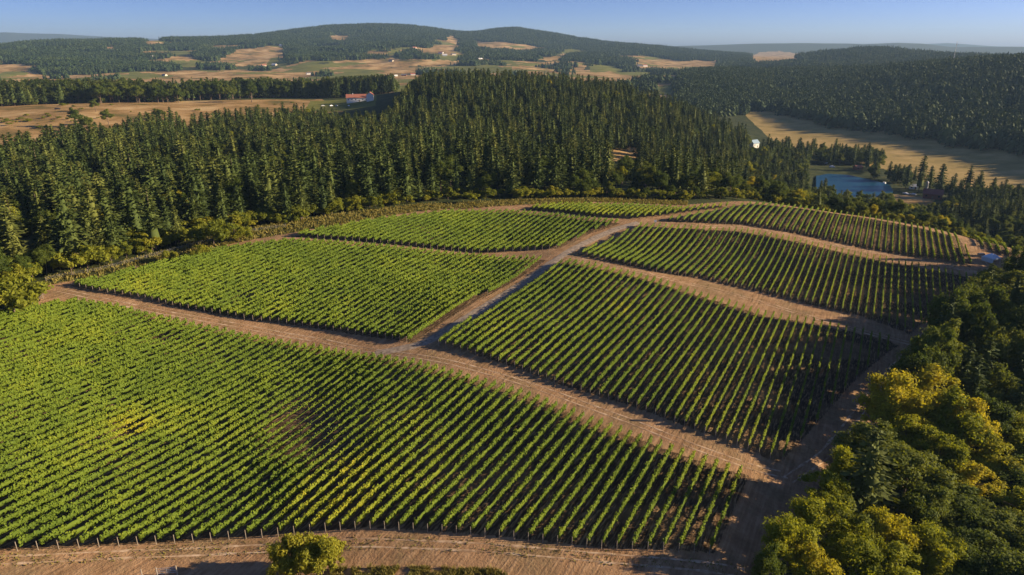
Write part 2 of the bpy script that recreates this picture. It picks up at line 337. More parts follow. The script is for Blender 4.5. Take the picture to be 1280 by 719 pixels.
# distant fields: (polygon in photo pixels, nearest and farthest distance, kind)
FIELDS = [
 ([(-200,125),(0,119),(100,120),(180,120),(230,116),(300,114),(400,122),(430,140),(300,150),(0,210),(-300,260)],520,990,'g'),
 ([(400,105),(470,105),(470,140),(380,140)],820,960,'G'),
 ([(900,112),(955,132),(1000,146),(1100,163),(1200,178),(1290,190),(1500,220),(1400,260),(1250,245),(1150,225),(1080,205),(1000,190),(960,172)],560,1300,'o'),
 ([(270,78),(290,62),(330,59),(360,60),(362,68),(352,80),(300,83)],1500,6000,'g'),
 ([(212,70),(246,70),(250,75),(212,75)],1500,6000,'g'),([(212,76),(255,75),(262,83),(215,84)],1500,6000,'n'),
 ([(195,89),(400,89),(402,98),(330,101),(195,101)],1250,3000,'g'),([(355,82),(400,84),(400,90),(340,90)],1500,6000,'g'),
 ([(340,72),(362,72),(358,84),(330,84)],1500,6000,'n'),
 ([(415,76),(480,73),(540,74),(585,77),(582,81),(500,84),(440,90),(415,88)],1300,6000,'g'),
 ([(480,88),(500,84),(500,92),(484,98)],1250,6000,'g'),
 ([(520,60),(545,57),(575,55),(572,62),(545,66),(522,65)],2000,6000,'g'),([(545,58),(558,44),(572,46),(580,58)],2000,6000,'g'),
 ([(590,52),(625,52),(672,58),(668,63),(620,60),(592,58)],2000,6000,'g'),([(538,70),(580,68),(584,74),(540,76)],1500,6000,'n'),
 ([(485,62),(505,62),(505,68),(486,69)],2000,6000,'g'),([(668,70),(700,70),(712,75),(690,76),(670,74)],1500,6000,'g'),
 ([(710,79),(735,78),(730,88),(712,90)],1300,6000,'g'),([(736,80),(775,83),(792,90),(738,90)],1200,6000,'n'),
 ([(788,74),(820,72),(850,76),(905,75),(900,84),(850,86),(790,84)],1300,6000,'g'),([(690,60),(720,62),(735,66),(700,66)],1500,6000,'n'),
 ([(590,80),(640,84),(640,92),(596,90)],1100,6000,'n'),
 ([(932,70),(960,64),(1010,67),(1000,74),(940,76)],1900,9000,'g'),([(925,82),(1030,78),(1034,84),(930,87)],1450,2400,'g'),
 ([(1115,84),(1152,83),(1154,87),(1116,87)],1300,2400,'n'),([(1236,134),(1262,120),(1284,117),(1300,128),(1284,133),(1240,138)],700,1600,'n'),
 ([(-50,82),(40,79),(48,86),(0,92),(-50,94)],1250,3500,'g'),([(175,50),(205,49),(208,54),(178,56)],3000,6000,'g'),
 ([(0,44),(0,45),(1,45)],3000,6000,'g'),([(130,56),(148,55),(148,61),(132,62)],3000,6000,'g'),([(410,44),(436,44),(436,50),(412,50)],3000,6000,'g'),
 ([(755,186),(800,183),(802,196),(760,203)],450,760,'g'),([(1000,196),(1040,200),(1080,212),(1135,228),(1175,240),(1160,262),(1130,262),(1090,250),(1010,222)],480,640,'g'),
]
def field_mask(X, Y, Z):
    px, py, d = proj(X, Y, Z); D = np.hypot(X, Y)
    out = {'g': np.zeros(len(X)), 'G': np.zeros(len(X)), 'n': np.zeros(len(X)), 'o': np.zeros(len(X))}
    wob = 1.2*np.sin(px*.21+D*.002)+.8*np.sin(px*.53)
    for P, a, b, k in FIELDS:
        i = (D > a) & (D < b) & inside(P, px, py+wob*.5)
        out[k][i] = 1
    return out

# ------------------------------------------------------------------ terrain: one sheet, fine in view, coarse behind
azs = np.concatenate([np.linspace(-math.pi, -.85, 40, endpoint=False), np.linspace(-.85, .85, 1000), np.linspace(.85, math.pi, 40)[1:]])
rs = np.concatenate([np.exp(np.linspace(math.log(2), math.log(70), 30, endpoint=False)), np.exp(np.linspace(math.log(70), math.log(480), 420, endpoint=False)),
                     np.exp(np.linspace(math.log(480), math.log(7000), 420, endpoint=False)), np.exp(np.linspace(math.log(7000), math.log(40000), 90))])
A_, D_ = np.meshgrid(azs, rs); TX = (D_*np.sin(A_)).ravel(); TY = (D_*np.cos(A_)).ravel(); TZ = terrain(TX, TY)
na, nr = len(azs), len(rs)
ii = np.arange(nr-1)[:, None]*na; jj = np.arange(na-1)[None]
TF = np.stack([ii+jj, ii+jj+1, ii+na+jj+1, ii+na+jj], -1).reshape(-1, 4)[:, ::-1]
zone = np.zeros((len(TX), 4)); zone[:, 3] = 1; zone2 = zone.copy()
Dt = np.hypot(TX, TY)
nm = (Dt < 460) & (TY > -60)
idx = np.where(nm)[0]
zone[idx, 1] = inside(DIRT, TX[idx], TY[idx])
for k, P in BP.items():
    zone[idx, 0] = np.maximum(zone[idx, 0], inside(P, TX[idx], TY[idx]))
fm = field_mask(TX, TY, TZ)
hill_px = proj(TX, TY, TZ)[0]; openc = ((fbm(TX, TY, 700, 4, 33)+.25*fbm(TX, TY, 160, 2, 34)) > .2) & (Dt > 1500) & (Dt < 4100) & (hill_px < 1000)
vfl = (Dt > 1080) & (Dt < 2500) & (hill_px < 860); patch = fbm(TX, TY, 420, 3, 35)
fm['g'] = np.maximum(fm['g'], ((openc | vfl) & (patch > -.1))*1.); fm['n'] = np.maximum(fm['n'], ((openc | vfl) & (patch <= -.1))*.9)
zone[:, 2] = fm['o']; zone2[:, 0] = np.maximum(fm['g'], fm['G']*0); zone2[:, 1] = np.maximum(fm['n'], fm['G'])
zone2[:, 0] = np.maximum(zone2[:, 0], (Dt > 8000)*.0)
ground = obj('ground', mesh_np('ground', np.stack([TX, TY, TZ], 1), TF, [ground_material()], {'zone': ('POINT', zone), 'zone_more': ('POINT', zone2)}, None, True))
tag(ground, 'rolling ground of dirt tracks, vineyard soil, dry fields and hills', kind='structure')

# gravel track draped on the ground
def ribbon(name, pts, w, material, lift=.05, step=1.5, label=None):
    P = np.array(pts); seg = np.hypot(*np.diff(P, axis=0).T); s = np.r_[0, np.cumsum(seg)]
    q = np.arange(0, s[-1], step); X = np.interp(q, s, P[:, 0]); Y = np.interp(q, s, P[:, 1])
    for _ in range(12): X[1:-1] = (X[:-2]+2*X[1:-1]+X[2:])/4; Y[1:-1] = (Y[:-2]+2*Y[1:-1]+Y[2:])/4
    tx = np.gradient(X); ty = np.gradient(Y); L = np.hypot(tx, ty); nx, ny = -ty/L, tx/L
    us = np.linspace(-1, 1, 7); VX, VY = [], []
    jit = .25*fbm(q, q*0, 6, 3, 5)
    GX = X[:, None]+nx[:, None]*us*(w/2+jit[:, None]); GY = Y[:, None]+ny[:, None]*us*(w/2+jit[:, None])
    GZ = terrain(GX.ravel(), GY.ravel()).reshape(GX.shape)+lift*(1-us**8*1.6)
    V = np.stack([GX.ravel(), GY.ravel(), GZ.ravel()], 1); k = len(us); n = len(q)
    a = (np.arange(n-1)[:, None]*k+np.arange(k-1)).ravel(); Fc = np.stack([a, a+1, a+k+1, a+k], 1)
    o = obj(name, mesh_np(name, V, Fc, [material], None, None, True)); tag(o, label, kind='structure'); return o
def gravel():
    m, n, l = mat('grey_gravel'); b = n['Principled BSDF']; b.inputs['Roughness'].default_value = .95
    g = n.new('ShaderNodeNewGeometry'); t = n.new('ShaderNodeTexNoise'); t.inputs['Scale'].default_value = 1.2; t.inputs['Detail'].default_value = 8; l.new(g.outputs['Position'], t.inputs['Vector'])
    r = ramp(n, [(.35,(.17,.125,.085)),(.5,(.26,.20,.145)),(.65,(.37,.285,.205))]); l.new(t.outputs[0], r.inputs[0]); l.new(r.outputs[0], b.inputs['Base Color']); return m
ribbon('gravel_road', ROAD, 3.6, gravel(), .06, 1.5, 'grey gravel track climbing between the vine blocks')
def rut_mat():
    m, n, l = mat('worn_wheel_rut'); b = n['Principled BSDF']; b.inputs['Roughness'].default_value = .95; b.inputs['Specular IOR Level'].default_value = .05
    g = n.new('ShaderNodeNewGeometry'); t = n.new('ShaderNodeTexNoise'); t.inputs['Scale'].default_value = .8; t.inputs['Detail'].default_value = 8; l.new(g.outputs['Position'], t.inputs['Vector'])
    r = ramp(n, [(.35,(.26,.165,.095)),(.5,(.40,.275,.17)),(.66,(.54,.40,.27))]); l.new(t.outputs[0], r.inputs[0]); l.new(r.outputs[0], b.inputs['Base Color']); return m
RUT = rut_mat()
TRACKS = [[(-40,701),(150,693),(300,686),(450,678),(600,684),(760,698),(880,709),(940,719)],
 [(75,363),(130,375),(200,390),(300,407),(400,425),(500,443),(560,452),(640,474),(700,494),(790,527),(870,560),(950,589),(985,594)],
 [(705,320),(760,332),(820,345),(900,363),(960,380),(1020,398),(1090,418),(1140,430)],
 [(830,283),(930,284),(1000,297),(1060,310),(1120,320),(1180,332),(1230,343)],
 [(985,600),(1030,570),(1070,520),(1100,480),(1140,436),(1180,400),(1225,358)]]
for tr in TRACKS:
    P_ = gpoly(tr, True); d_ = np.gradient(P_, axis=0); d_ /= np.linalg.norm(d_, axis=1)[:, None]; nn = np.stack([-d_[:, 1], d_[:, 0]], 1)
    for sgn in (-1, 1): ribbon('dirt_track', P_+nn*sgn*.85, .42, RUT, .035, 1.2, 'pale worn wheel rut along a dirt strip between vine blocks')
# water
def water():
    m, n, l = mat('pond_water'); b = n['Principled BSDF']; b.inputs['Base Color'].default_value = (.006,.05,.085,1); b.inputs['Roughness'].default_value = .35; b.inputs['Specular IOR Level'].default_value = .12
    t = n.new('ShaderNodeTexNoise'); t.inputs['Scale'].default_value = .8; g = n.new('ShaderNodeNewGeometry'); l.new(g.outputs['Position'], t.inputs['Vector'])
    p = n.new('ShaderNodeBump'); p.inputs['Strength'].default_value = .15; p.inputs['Distance'].default_value = .1; l.new(t.outputs[0], p.inputs['Height']); l.new(p.outputs[0], b.inputs['Normal']); return m
pw = gpoly([(1020,221),(1035,219),(1060,221),(1090,228),(1112,234),(1116,242),(1105,250),(1080,252),(1040,250),(1020,246)])
zw = terrain(pw[:, 0], pw[:, 1]).max()+.15
mb = MB(); npw = len(pw); mb.add([(x, y, zw) for x, y in pw]+[(x, y, zw-3) for x, y in pw], [tuple(range(npw))]+[(i, (i+1) % npw, npw+(i+1) % npw, npw+i) for i in range(npw)])
tag(mb.build('pond_water', water()), 'deep blue pond behind the vineyard crest', kind='structure')

# ------------------------------------------------------------------ vine rows
RAZ = R(28.1); rd = np.array([math.sin(RAZ), math.cos(RAZ)]); rn = np.array([math.cos(RAZ), -math.sin(RAZ)])
YEL = [((165,540),5,.75),((180,362),9,.75),((440,600),12,.65),((430,640),10,.7),((540,400),6,.6),((90,425),14,.35),((30,490),8,.3),((230,525),10,.35),((770,395),9,.55),((1050,340),9,.25),((880,480),9,.4),((330,345),10,.3)]
YEL = [(gp(*c), r, s) for c, r, s in YEL]
BARE = [(gp(*c), r, s) for c, r, s in [((385,528),8,.99),((402,558),6,.9),((392,500),4,.6),((440,575),5,.5),((165,545),2.2,.8),((115,458),2.5,.8),((205,428),2.5,.9),((185,407),2,.8),((305,375),2.5,.7),((740,420),3,.5),((900,505),4,.3),((660,440),4,.4)]]
def interval(P, c0, off):
    """where the line c0 + off*rn + s*rd crosses polygon P"""
    s = []; n = len(P)
    for i in range(n):
        a, b = P[i], P[(i+1) % n]; da = (a@rn)-off; db = (b@rn)-off
        if (da > 0) != (db > 0):
            t = da/(da-db); q = a+(b-a)*t; s.append(q@rd)
    s.sort(); return [(s[k], s[k+1]) for k in range(0, len(s)-1, 2)]
rows = []
for bk, P in BP.items():
    spc = {'top right': 2.4, 'far right': 2.7}.get(bk, 2.13)
    o = P@rn; offs = np.arange(o.min()+.6, o.max()-.05, spc)
    for q, of in enumerate(offs):
        for a, b in interval(P, None, of):
            if b-a > 3.5: rows.append([bk, of, a, b, q, len(offs)])
def row_xy(of, s): return rn[0]*of+rd[0]*s, rn[1]*of+rd[1]*s
def dens(X, Y):
    v = .93+.30*fbm(X, Y, 35, 3, 11)+.13*fbm(X, Y, 4, 2, 14)
    for (c, r, s) in BARE: v = v*(1-s*np.exp(-((X-c[0])**2+(Y-c[1])**2)/r**2))
    return np.clip(v, .03, 1.25)
def tint(X, Y):
    t = .33+.20*fbm(X, Y, 60, 3, 12)+.11*fbm(X, Y, 7, 2, 13)+.18*smooth(X*.88-Y*.47+60, 0, 80)
    for (c, r, s) in YEL: t = t+s*.55*np.exp(-((X-c[0])**2+(Y-c[1])**2)/r**2)
    return np.clip(t, 0, 1)
def row_mesh(of, a, b, dist, r, thin=1.0):
    L = b-a; per = float(np.clip(66*(130/dist)**1.1, 26, 72)); size = .145*float(np.clip(dist/130, 1, 1.45))
    n = int(L*per); s = r.uniform(a, b, n)
    # each vine plant is a hump 1.5 m long
    ph = (s/1.5) % 1.0; plant = np.floor(s/1.5).astype(int)
    X, Y = row_xy(of, s)
    dn = dens(X, Y); hv = np.random.default_rng(int(of*97) % 9999+5); pv = hv.uniform(.72, 1.18, 4000)[(plant % 4000)]
    pv = np.where(hv.uniform(0, 1, 4000)[(plant % 4000)] < .05, .12, pv)
    keep = r.uniform(0, 1, n) < np.clip(dn*pv, .02, 1); s, X, Y, ph, pv, dn = (q[keep] for q in (s, X, Y, ph, pv, dn)); n = len(s)
    top = 1.25+.85*np.clip(dn*pv, .3, 1.1)*(1-.25*(2*ph-1)**2)
    h = .66+(top-.66)*r.beta(1.6, 1.2, n); stray = r.uniform(0, 1, n) < .04; h = h+stray*r.uniform(.05, .4, n)
    wd = .30*thin*np.sqrt(np.clip(pv*dn, .3, 1.2)); off = np.clip(r.normal(0, .55, n), -1.2, 1.2)*wd
    Z = terrain(np.interp(s, np.linspace(a, b, int(L)+2), row_xy(of, np.linspace(a, b, int(L)+2))[0]), Y*0+np.interp(s, np.linspace(a, b, int(L)+2), row_xy(of, np.linspace(a, b, int(L)+2))[1])) if False else None
    g = np.linspace(a, b, int(L)+2); gx, gy = row_xy(of, g); gz = terrain(gx, gy); Z = np.interp(s, g, gz)+h
    C = np.stack([X+rn[0]*off, Y+rn[1]*off, Z], 1)
    # leaf normals lean outwards
    nv = r.normal(0, .55, (n, 3)); nv[:, :2] += rn[None]*np.sign(off)[:, None]*.9; nv[:, 2] += .55; nv /= np.linalg.norm(nv, axis=1)[:, None]
    u = np.cross(nv, r.normal(0, 1, (n, 3))); u /= np.linalg.norm(u, axis=1)[:, None]; w = np.cross(nv, u)
    sz = (size*(.55+.45*thin)*r.uniform(.75, 1.5, n))[:, None]
    V = np.stack([C-u*sz, C+w*sz*.8, C+u*sz, C-w*sz*.8], 1).reshape(-1, 3)
    Fc = np.arange(n*4).reshape(-1, 4)
    tn = tint(X, Y)+r.normal(0, .05, n)
    # woody core with dense inner leaves
    m_ = max(3, int(L/1.0)); cs = np.linspace(a, b, m_); cxx, cyy = row_xy(of, cs); cz = np.interp(cs, g, gz); cd_ = dens(cxx, cyy)
    hw = .17*thin*np.clip(cd_, .15, 1)*r.uniform(.6, 1.1, m_); tp = .95+.75*np.clip(cd_, .1, 1.05)*r.uniform(.8, 1.08, m_); bt = np.minimum(tp-.08, .85+r.uniform(-.08, .15, m_))
    Q = np.stack([np.stack([cxx+rn[0]*hw, cyy+rn[1]*hw, cz+bt], 1), np.stack([cxx+rn[0]*hw*.7, cyy+rn[1]*hw*.7, cz+tp], 1),
                  np.stack([cxx-rn[0]*hw*.7, cyy-rn[1]*hw*.7, cz+tp], 1), np.stack([cxx-rn[0]*hw, cyy-rn[1]*hw, cz+bt], 1)], 1).reshape(-1, 3)
    i0 = np.arange(m_-1)*4; fs = np.concatenate([np.stack([i0+k, i0+(k+1) % 4, i0+4+(k+1) % 4, i0+4+k], 1) for k in range(4)])
    fs = np.vstack([fs, [[3,2,1,0]], [[4*m_-4,4*m_-3,4*m_-2,4*m_-1]]])
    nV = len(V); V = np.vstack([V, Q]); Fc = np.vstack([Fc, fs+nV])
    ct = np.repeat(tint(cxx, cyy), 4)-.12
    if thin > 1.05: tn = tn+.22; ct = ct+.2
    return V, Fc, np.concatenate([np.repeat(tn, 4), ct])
ends = []
for rw in rows:
    bk, of, a, b = rw[:4]; X, Y = row_xy(of, (a+b)/2); d = math.hypot(X, Y, CAMZ)
    m_ = np.linspace(a, b, 9); x_, y_ = row_xy(of, m_); px_, py_, _ = proj(x_, y_, terrain(x_, y_)+1)
    vis = ((px_ > -5) & (px_ < 1285) & (py_ > 0) & (py_ < 725)).mean()
    rw += [d, vis*(b-a)/d**2]
rows = [r_ for r_ in rows if r_[7] > 0]
rows.sort(key=lambda r_: -r_[7])
ROWLAB = {
 'near': 'long trellised row of green vines in the big front block by the bottom dirt headland',
 'left': 'green vine row in the left block between the front block and the fir forest',
 'upper left': 'vine row in the upper left block under the forest edge',
 'crest': 'bright vine row on the hill crest in front of the wood',
 'top right': 'vine row bending over the crest in the topmost right block',
 'upper right': 'vine row in the right block between the two upper dirt strips',
 'right': 'vine row with dark bare soil gaps in the middle right block beside the gravel track',
 'far right': 'short vine row on the far slope beside the pale canopy tent'}
post = MB().tube((0,0,-.3), (0,0,1.7), .055, .05, 6).mesh('end_post', M['post'])
stuffV, stuffF, stuffT, base = [], [], [], 0
for i, (bk, of, a, b, q, nq, d, sc) in enumerate(rows):
    r = np.random.default_rng(1000+i)
    V, Fc, T = row_mesh(of, a, b, d, r, {'crest': 1.15, 'right': .62, 'upper right': .62, 'top right': .7}.get(bk, 1.0 if bk != 'near' else float(np.clip(1.05-.009*max(0, of+15), .7, 1))))
    if i < 296:
        X0, Y0 = row_xy(of, a); z0 = float(terrain(X0, Y0)[0]); X1, Y1 = row_xy(of, b); z1 = float(terrain(X1, Y1)[0])
        e = empty('vine_row', (X0, Y0, z0))
        lab = ROWLAB[bk]; grp = 'vine rows of the %s block' % bk
        if bk == 'near' and q == nq-1: lab, grp = 'last vine row at the right edge of the front block beside the dirt track', None
        if bk == 'left' and q == nq-1: lab, grp = 'yellow-green vine row of the left block along the grey gravel track', None
        if bk == 'right' and q == 0: lab, grp = 'first vine row right of the grey gravel track, thin and dark', None
        tag(e, lab, 'vine row', grp)
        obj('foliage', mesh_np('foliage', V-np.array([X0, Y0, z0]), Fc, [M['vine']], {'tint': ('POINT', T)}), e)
        if d < 330:
            obj('end_post', post, e, (-rd[0]*.4, -rd[1]*.4, float(terrain(X0-rd[0]*.4, Y0-rd[1]*.4)[0])-z0))
            p2 = obj('end_post', post, e, (X1+rd[0]*.4-X0, Y1+rd[1]*.4-Y0, z1-z0))
    else:
        stuffV.append(V); stuffF.append(Fc+base); stuffT.append(T); base += len(V)
if stuffV:
    o = obj('vine_rows', mesh_np('vine_rows', np.vstack(stuffV), np.vstack(stuffF), [M['vine']], {'tint': ('POINT', np.concatenate(stuffT))}))
    tag(o, 'the smaller remaining vine rows across the far vineyard blocks', 'vine rows', None, 'stuff')
print('rows', len(rows))

# ------------------------------------------------------------------ trees: prototypes
def quads(C, U, Wd): return np.stack([C-U, C+Wd, C+U, C-Wd], 1).reshape(-1, 3)
def fir_crown(seed, H=25.0, Rm=3.9, whorls=44, clumps=5, cs=1.0, low=.10, lean=0):
    r = np.random.default_rng(seed); Cs, Us, Ws = [], [], []
    gap = r.uniform(.82, 1.12, 12)
    for k in range(whorls):
        t = (k+r.uniform(0, 1))/whorls; h = H*(low+(1-low)*t)
        rad = Rm*(1-t)**.68*(.6+.4*min(1, t/.12))*r.uniform(.75, 1.15)
        nb = r.integers(4, 8)
        for j in range(nb):
            a = r.uniform(0, 6.283); rr = rad*gap[int(a/6.284*12)]*r.uniform(.6, 1.15)+.25
            d = np.array([math.cos(a), math.sin(a), 0.]); side = np.array([-d[1], d[0], 0.])
            for c in range(clumps):
                s = (c+.6+r.uniform(-.3, .3))/clumps; droop = .25*rr*s*s-.10*rr*s if t < .75 else -.25*rr*s
                p = d*rr*s; p[2] = h-droop; p += side*r.normal(0, .12*rr*s)
                tilt = r.uniform(-.35, .15)
                u = d*math.cos(tilt)+np.array([0, 0, math.sin(tilt)]); ro = r.normal(0, .6)
                w = side*math.cos(ro)+np.array([0, 0, math.sin(ro)])
                L = cs*(.34+.28*(1-t))*r.uniform(.7, 1.35)
                Cs.append(p); Us.append(u*L*1.25); Ws.append(w*L*.62)
    for k in range(6):
        Cs.append(np.array([0, 0, H+.1-k*.2])); a = r.uniform(0, 3.14); Us.append(np.array([0, 0, .5])); Ws.append(np.array([math.cos(a), math.sin(a), 0])*.13)
    V = quads(np.array(Cs), np.array(Us), np.array(Ws))
    # an inner cone of dense dead twigs so the crown is not see-through
    n = 7; lv = [(.16, .42), (.45, .30), (.75, .15), (.97, .02)]; cv_ = []
    for tt, rr in lv:
        for j in range(n):
            a = 6.283*j/n; q = Rm*rr*r.uniform(.7, 1.2); cv_.append((math.cos(a)*q, math.sin(a)*q, H*tt))
    b = len(V); fs = [[b+l_*n+j, b+l_*n+(j+1) % n, b+(l_+1)*n+(j+1) % n, b+(l_+1)*n+j] for l_ in range(3) for j in range(n)]
    Fq = np.arange(b).reshape(-1, 4)
    return np.vstack([V, cv_]), np.vstack([Fq, fs])
def trunk_mesh(name, H, r0, seed=0, limbs=0, spread=3.):
    r = np.random.default_rng(seed); mb = MB(); x = y = 0.; p = (0, 0, -.6); segs = 5
    for k in range(segs):
        t = (k+1)/segs; q = (p[0]+r.normal(0, .03*H/segs), p[1]+r.normal(0, .03*H/segs), H*t)
        mb.tube(p, q, r0*(1-.8*k/segs), r0*(1-.8*(k+1)/segs), 7); p = q
        if limbs and k >= 1:
            for _ in range(limbs):
                a = r.uniform(0, 6.283); L = spread*r.uniform(.6, 1); mb.tube(q, (q[0]+math.cos(a)*L, q[1]+math.sin(a)*L, q[2]+L*r.uniform(.5, 1.1)), r0*.35, r0*.08, 5)
    return mb.mesh(name, M['bark'])
def leafy_crown(seed, H, Rw, lobes, leaves, ls, low=.25, flat=.9):
    r = np.random.default_rng(seed); Cs, Ns = [], []; c0 = np.array([0, 0, H*(low+1)/2]); ext = np.array([Rw, Rw, H*(1-low)/2])
    V2, F2 = [], []
    for k in range(lobes):
        d = r.normal(0, 1, 3); d[2] = abs(d[2])*1.0-.35; d /= np.linalg.norm(d)
        lr = Rw*r.uniform(.13, .38); c = c0+d*(ext-lr*.7)*r.uniform(.45, 1.16)
        n = int(leaves*(lr/(Rw*.30))**2/lobes)
        q = r.normal(0, 1, (n, 3)); q /= np.linalg.norm(q, axis=1)[:, None]; q[:, 2] = np.where(q[:, 2] < -.5, -q[:, 2], q[:, 2])
        rad = lr*(r.uniform(.55, 1.22, n)+.12*np.sin(q[:, 0]*7+k)+.12*np.sin(q[:, 1]*8+k*2))
        Cs.append(c+q*rad[:, None]*np.array([1, 1, flat])); Ns.append(q)
        # dark-less inner mass: a coarse lump of packed leaves inside each lobe
        m_ = 26; qq = r.normal(0, 1, (m_, 3)); qq /= np.linalg.norm(qq, axis=1)[:, None]
        uu = np.cross(qq, r.normal(0, 1, (m_, 3))); uu /= np.linalg.norm(uu, axis=1)[:, None]; ww = np.cross(qq, uu)
        V2.append(quads(c+qq*lr*.55, uu*lr*.38, ww*lr*.38))
    C = np.vstack(Cs); N = np.vstack(Ns)+r.normal(0, .55, (len(C), 3)); N /= np.linalg.norm(N, axis=1)[:, None]; n = len(C)
    u = np.cross(N, r.normal(0, 1, (n, 3))); u /= np.linalg.norm(u, axis=1)[:, None]; w = np.cross(N, u); sz = (ls*r.uniform(.6, 1.5, n))[:, None]
    V = np.vstack([quads(C, u*sz, w*sz*.7)]+V2)
    return V, np.arange(len(V)).reshape(-1, 4)
FIR = []
for k in range(11):
    H = 25.; V, Fq = fir_crown(40+k, H, [5.8,6.6,5.2,7.0,6.0,5.4,6.6,7.4,5.0,6.8,5.8][k], [42,42,38,44,42,34,42,40,30,46,26][k], 6, 1.2, [.1,.16,.22,.08,.12,.28,.1,.05,.34,.12,.3][k])
    FIR.append((mesh_np('crown', V, Fq, [M['fir']]), trunk_mesh('trunk', H*.93, .36, 60+k)))
def leafset(matname, specs, seed0):
    out = []
    for k, (H, Rw, lobes, leaves, ls, low) in enumerate(specs):
        V, Fq = leafy_crown(seed0+k, H, Rw, lobes, leaves, ls, low)
        out.append((mesh_np('crown', V, Fq, [M[matname]]), trunk_mesh('trunk', H*.6, H*.022, seed0+k, 2, Rw*.6), H, Rw))
    return out
OAK = leafset('oak', [(15,5.6,44,14000,.18,.12),(14,5.0,38,12000,.18,.1),(16,4.8,40,12000,.18,.14)], 200)
MAPLE = leafset('maple', [(15,5.4,46,14000,.17,.1),(13,5.2,40,12500,.17,.08),(16,4.6,42,12500,.17,.12)], 230)
BUSH = leafset('bush', [(4,2.2,14,2200,.16,.02),(4,2.6,16,2500,.16,.02),(4,1.8,12,1800,.16,.02)], 260)

# ------------------------------------------------------------------ where the trees stand
T = []   # kind, proto, X, Y, scale_z, scale_xy, label class
def put(kind, k, X, Y, sz, sx, lab): T.append((kind, k, X, Y, sz, sx, lab))
OUT = np.array([(-300,188),(0,172),(20,166),(47,153),(94,146),(120,151),(140,148),(171,136),(215,130),(260,128),(300,128),(330,124),(380,127),(400,135),(430,139),(480,140),(497,120),(515,98),(540,86),(600,85),(650,84),(700,87),
  (760,91),(800,97),(850,107),(900,120),(940,137),(960,152),(975,162),(1000,166),(1040,168),(1090,180),(1120,200),(1170,208),(1200,214),(1280,226),(1500,230)], float)
FRONT = gpoly([(-250,430),(-60,402),(0,380),(20,362),(40,352),(58,346),(130,333),(200,314),(300,288),(360,280),(420,268),(480,259),(560,251),(640,249)])
FRONT = np.vstack([FRONT, np.array([gp(p, q) for p, q in [(700,251),(760,250),(860,254),(940,250)]])*1.012, gpoly([(1010,261),(1085,272),(1150,284)], True)*1.015, gpoly([(1212,294),(1280,311),(1400,340)], True)*1.06])
fa = np.arctan2(FRONT[:, 0], FRONT[:, 1]); fD = np.hypot(FRONT[:, 0], FRONT[:, 1]); so = np.argsort(fa); fa, fD = fa[so], fD[so]
BACK = np.array([(-300,330),(0,540),(60,600),(100,640),(200,700),(300,720),(380,740),(420,720),(480,760),(500,850),(540,960),(600,980),(700,980),(800,940),(900,900),(950,820),(975,700),(1000,600),(1090,600),(1130,590),(1280,560),(1500,540)], float)
ba = np.array([az_of(p) for p in BACK[:, 0]])
KEEP = [[(1031,222),(1060,221),(1090,229),(1106,236),(1095,241),(1070,238),(1045,233),(1031,230)],[(1012,203),(1040,205),(1085,219),(1060,219),(1012,216)],[(1100,226),(1150,238),(1178,238),(1180,247),(1150,256),(1112,240)],
        [(758,188),(798,185),(798,195),(762,201)],[(1150,234),(1181,235),(1182,250),(1148,250)],[(1134,226),(1148,226),(1148,236),(1134,236)],[(937,174),(948,174),(948,183),(937,183)],[(1062,205),(1082,205),(1082,213),(1062,213)]]
pitch = 8.4
gx = np.arange(-420, 620, pitch); gy = np.arange(150, 960, pitch)
GX, GY = np.meshgrid(gx, gy); GX = (GX+rng.uniform(-.45, .45, GX.shape)*pitch).ravel(); GY = (GY+rng.uniform(-.45, .45, GY.shape)*pitch).ravel()
a = np.arctan2(GX, GY); D = np.hypot(GX, GY)
ok = (a > -.75) & (a < .75) & (D > np.interp(a, fa, fD)+2.0) & (D < np.interp(a, ba, BACK[:, 1]))
GX, GY, a, D = GX[ok], GY[ok], a[ok], D[ok]
GZ = terrain(GX, GY); bx, by, _ = proj(GX, GY, GZ)
gapn = fbm(GX, GY, 90, 3, 21)
mixn = fbm(GX, GY, 70, 3, 22)
for i in range(len(GX)):
    px = bx[i]
    if px < -60 or px > 1400: continue
    edge = D[i]-np.interp(a[i], fa, fD)
    if gapn[i] < -.42 and edge > 16: continue
    right = px > 930
    leafy = (mixn[i] > .55) or rng.uniform() < .05 or (right and rng.uniform() < .72) or (px > 700 and edge < 28 and rng.uniform() < .7)
    H = 19.5*rng.uniform(.6, 1.22) if not leafy else 13.5*rng.uniform(.7, 1.15)
    if px < 150: H *= 1.08
    if right: H *= .8
    if edge < 10 and leafy: H *= .6
    # skyline of the wood
    lim = np.interp(px, OUT[:, 0], OUT[:, 1])+rng.uniform(-2.5, 4)
    tx, ty, dd = proj(GX[i], GY[i], GZ[i]+H)
    if ty < lim:
        H2 = (by[i]-lim)/(by[i]-ty)*H
        if H2 < .6*H: continue
        H = H2
        ty = lim
    hw = (4 if leafy else 3)*F/dd
    bad = False
    for K in KEEP:
        kx = [q[0] for q in K]; ky = [q[1] for q in K]
        if px+hw*.7 > min(kx) and px-hw*.7 < max(kx) and ty < max(ky)-1 and by[i] > min(ky)+1:
            Kp = np.array(K, float); tt = np.linspace(0.1, 1, 6)
            if inside(Kp, np.full(6, px), by[i]+(ty-by[i])*tt).any() or inside(Kp, np.array([px-hw*.6, px+hw*.6]), np.array([ty+4*1., ty+4.])).any(): bad = True
    if bad: continue
    if leafy:
        k = rng.integers(3); kind = 'oak' if rng.uniform() < .8 else 'maple'
        put(kind, k, GX[i], GY[i], H/15, H/15*rng.uniform(.9, 1.25), 'wood')
    else: put('fir', int(rng.integers(11)), GX[i], GY[i], H/25, H/25*rng.uniform(.9, 1.2), 'left' if px < 350 else ('mid' if px < 930 else 'pond'))
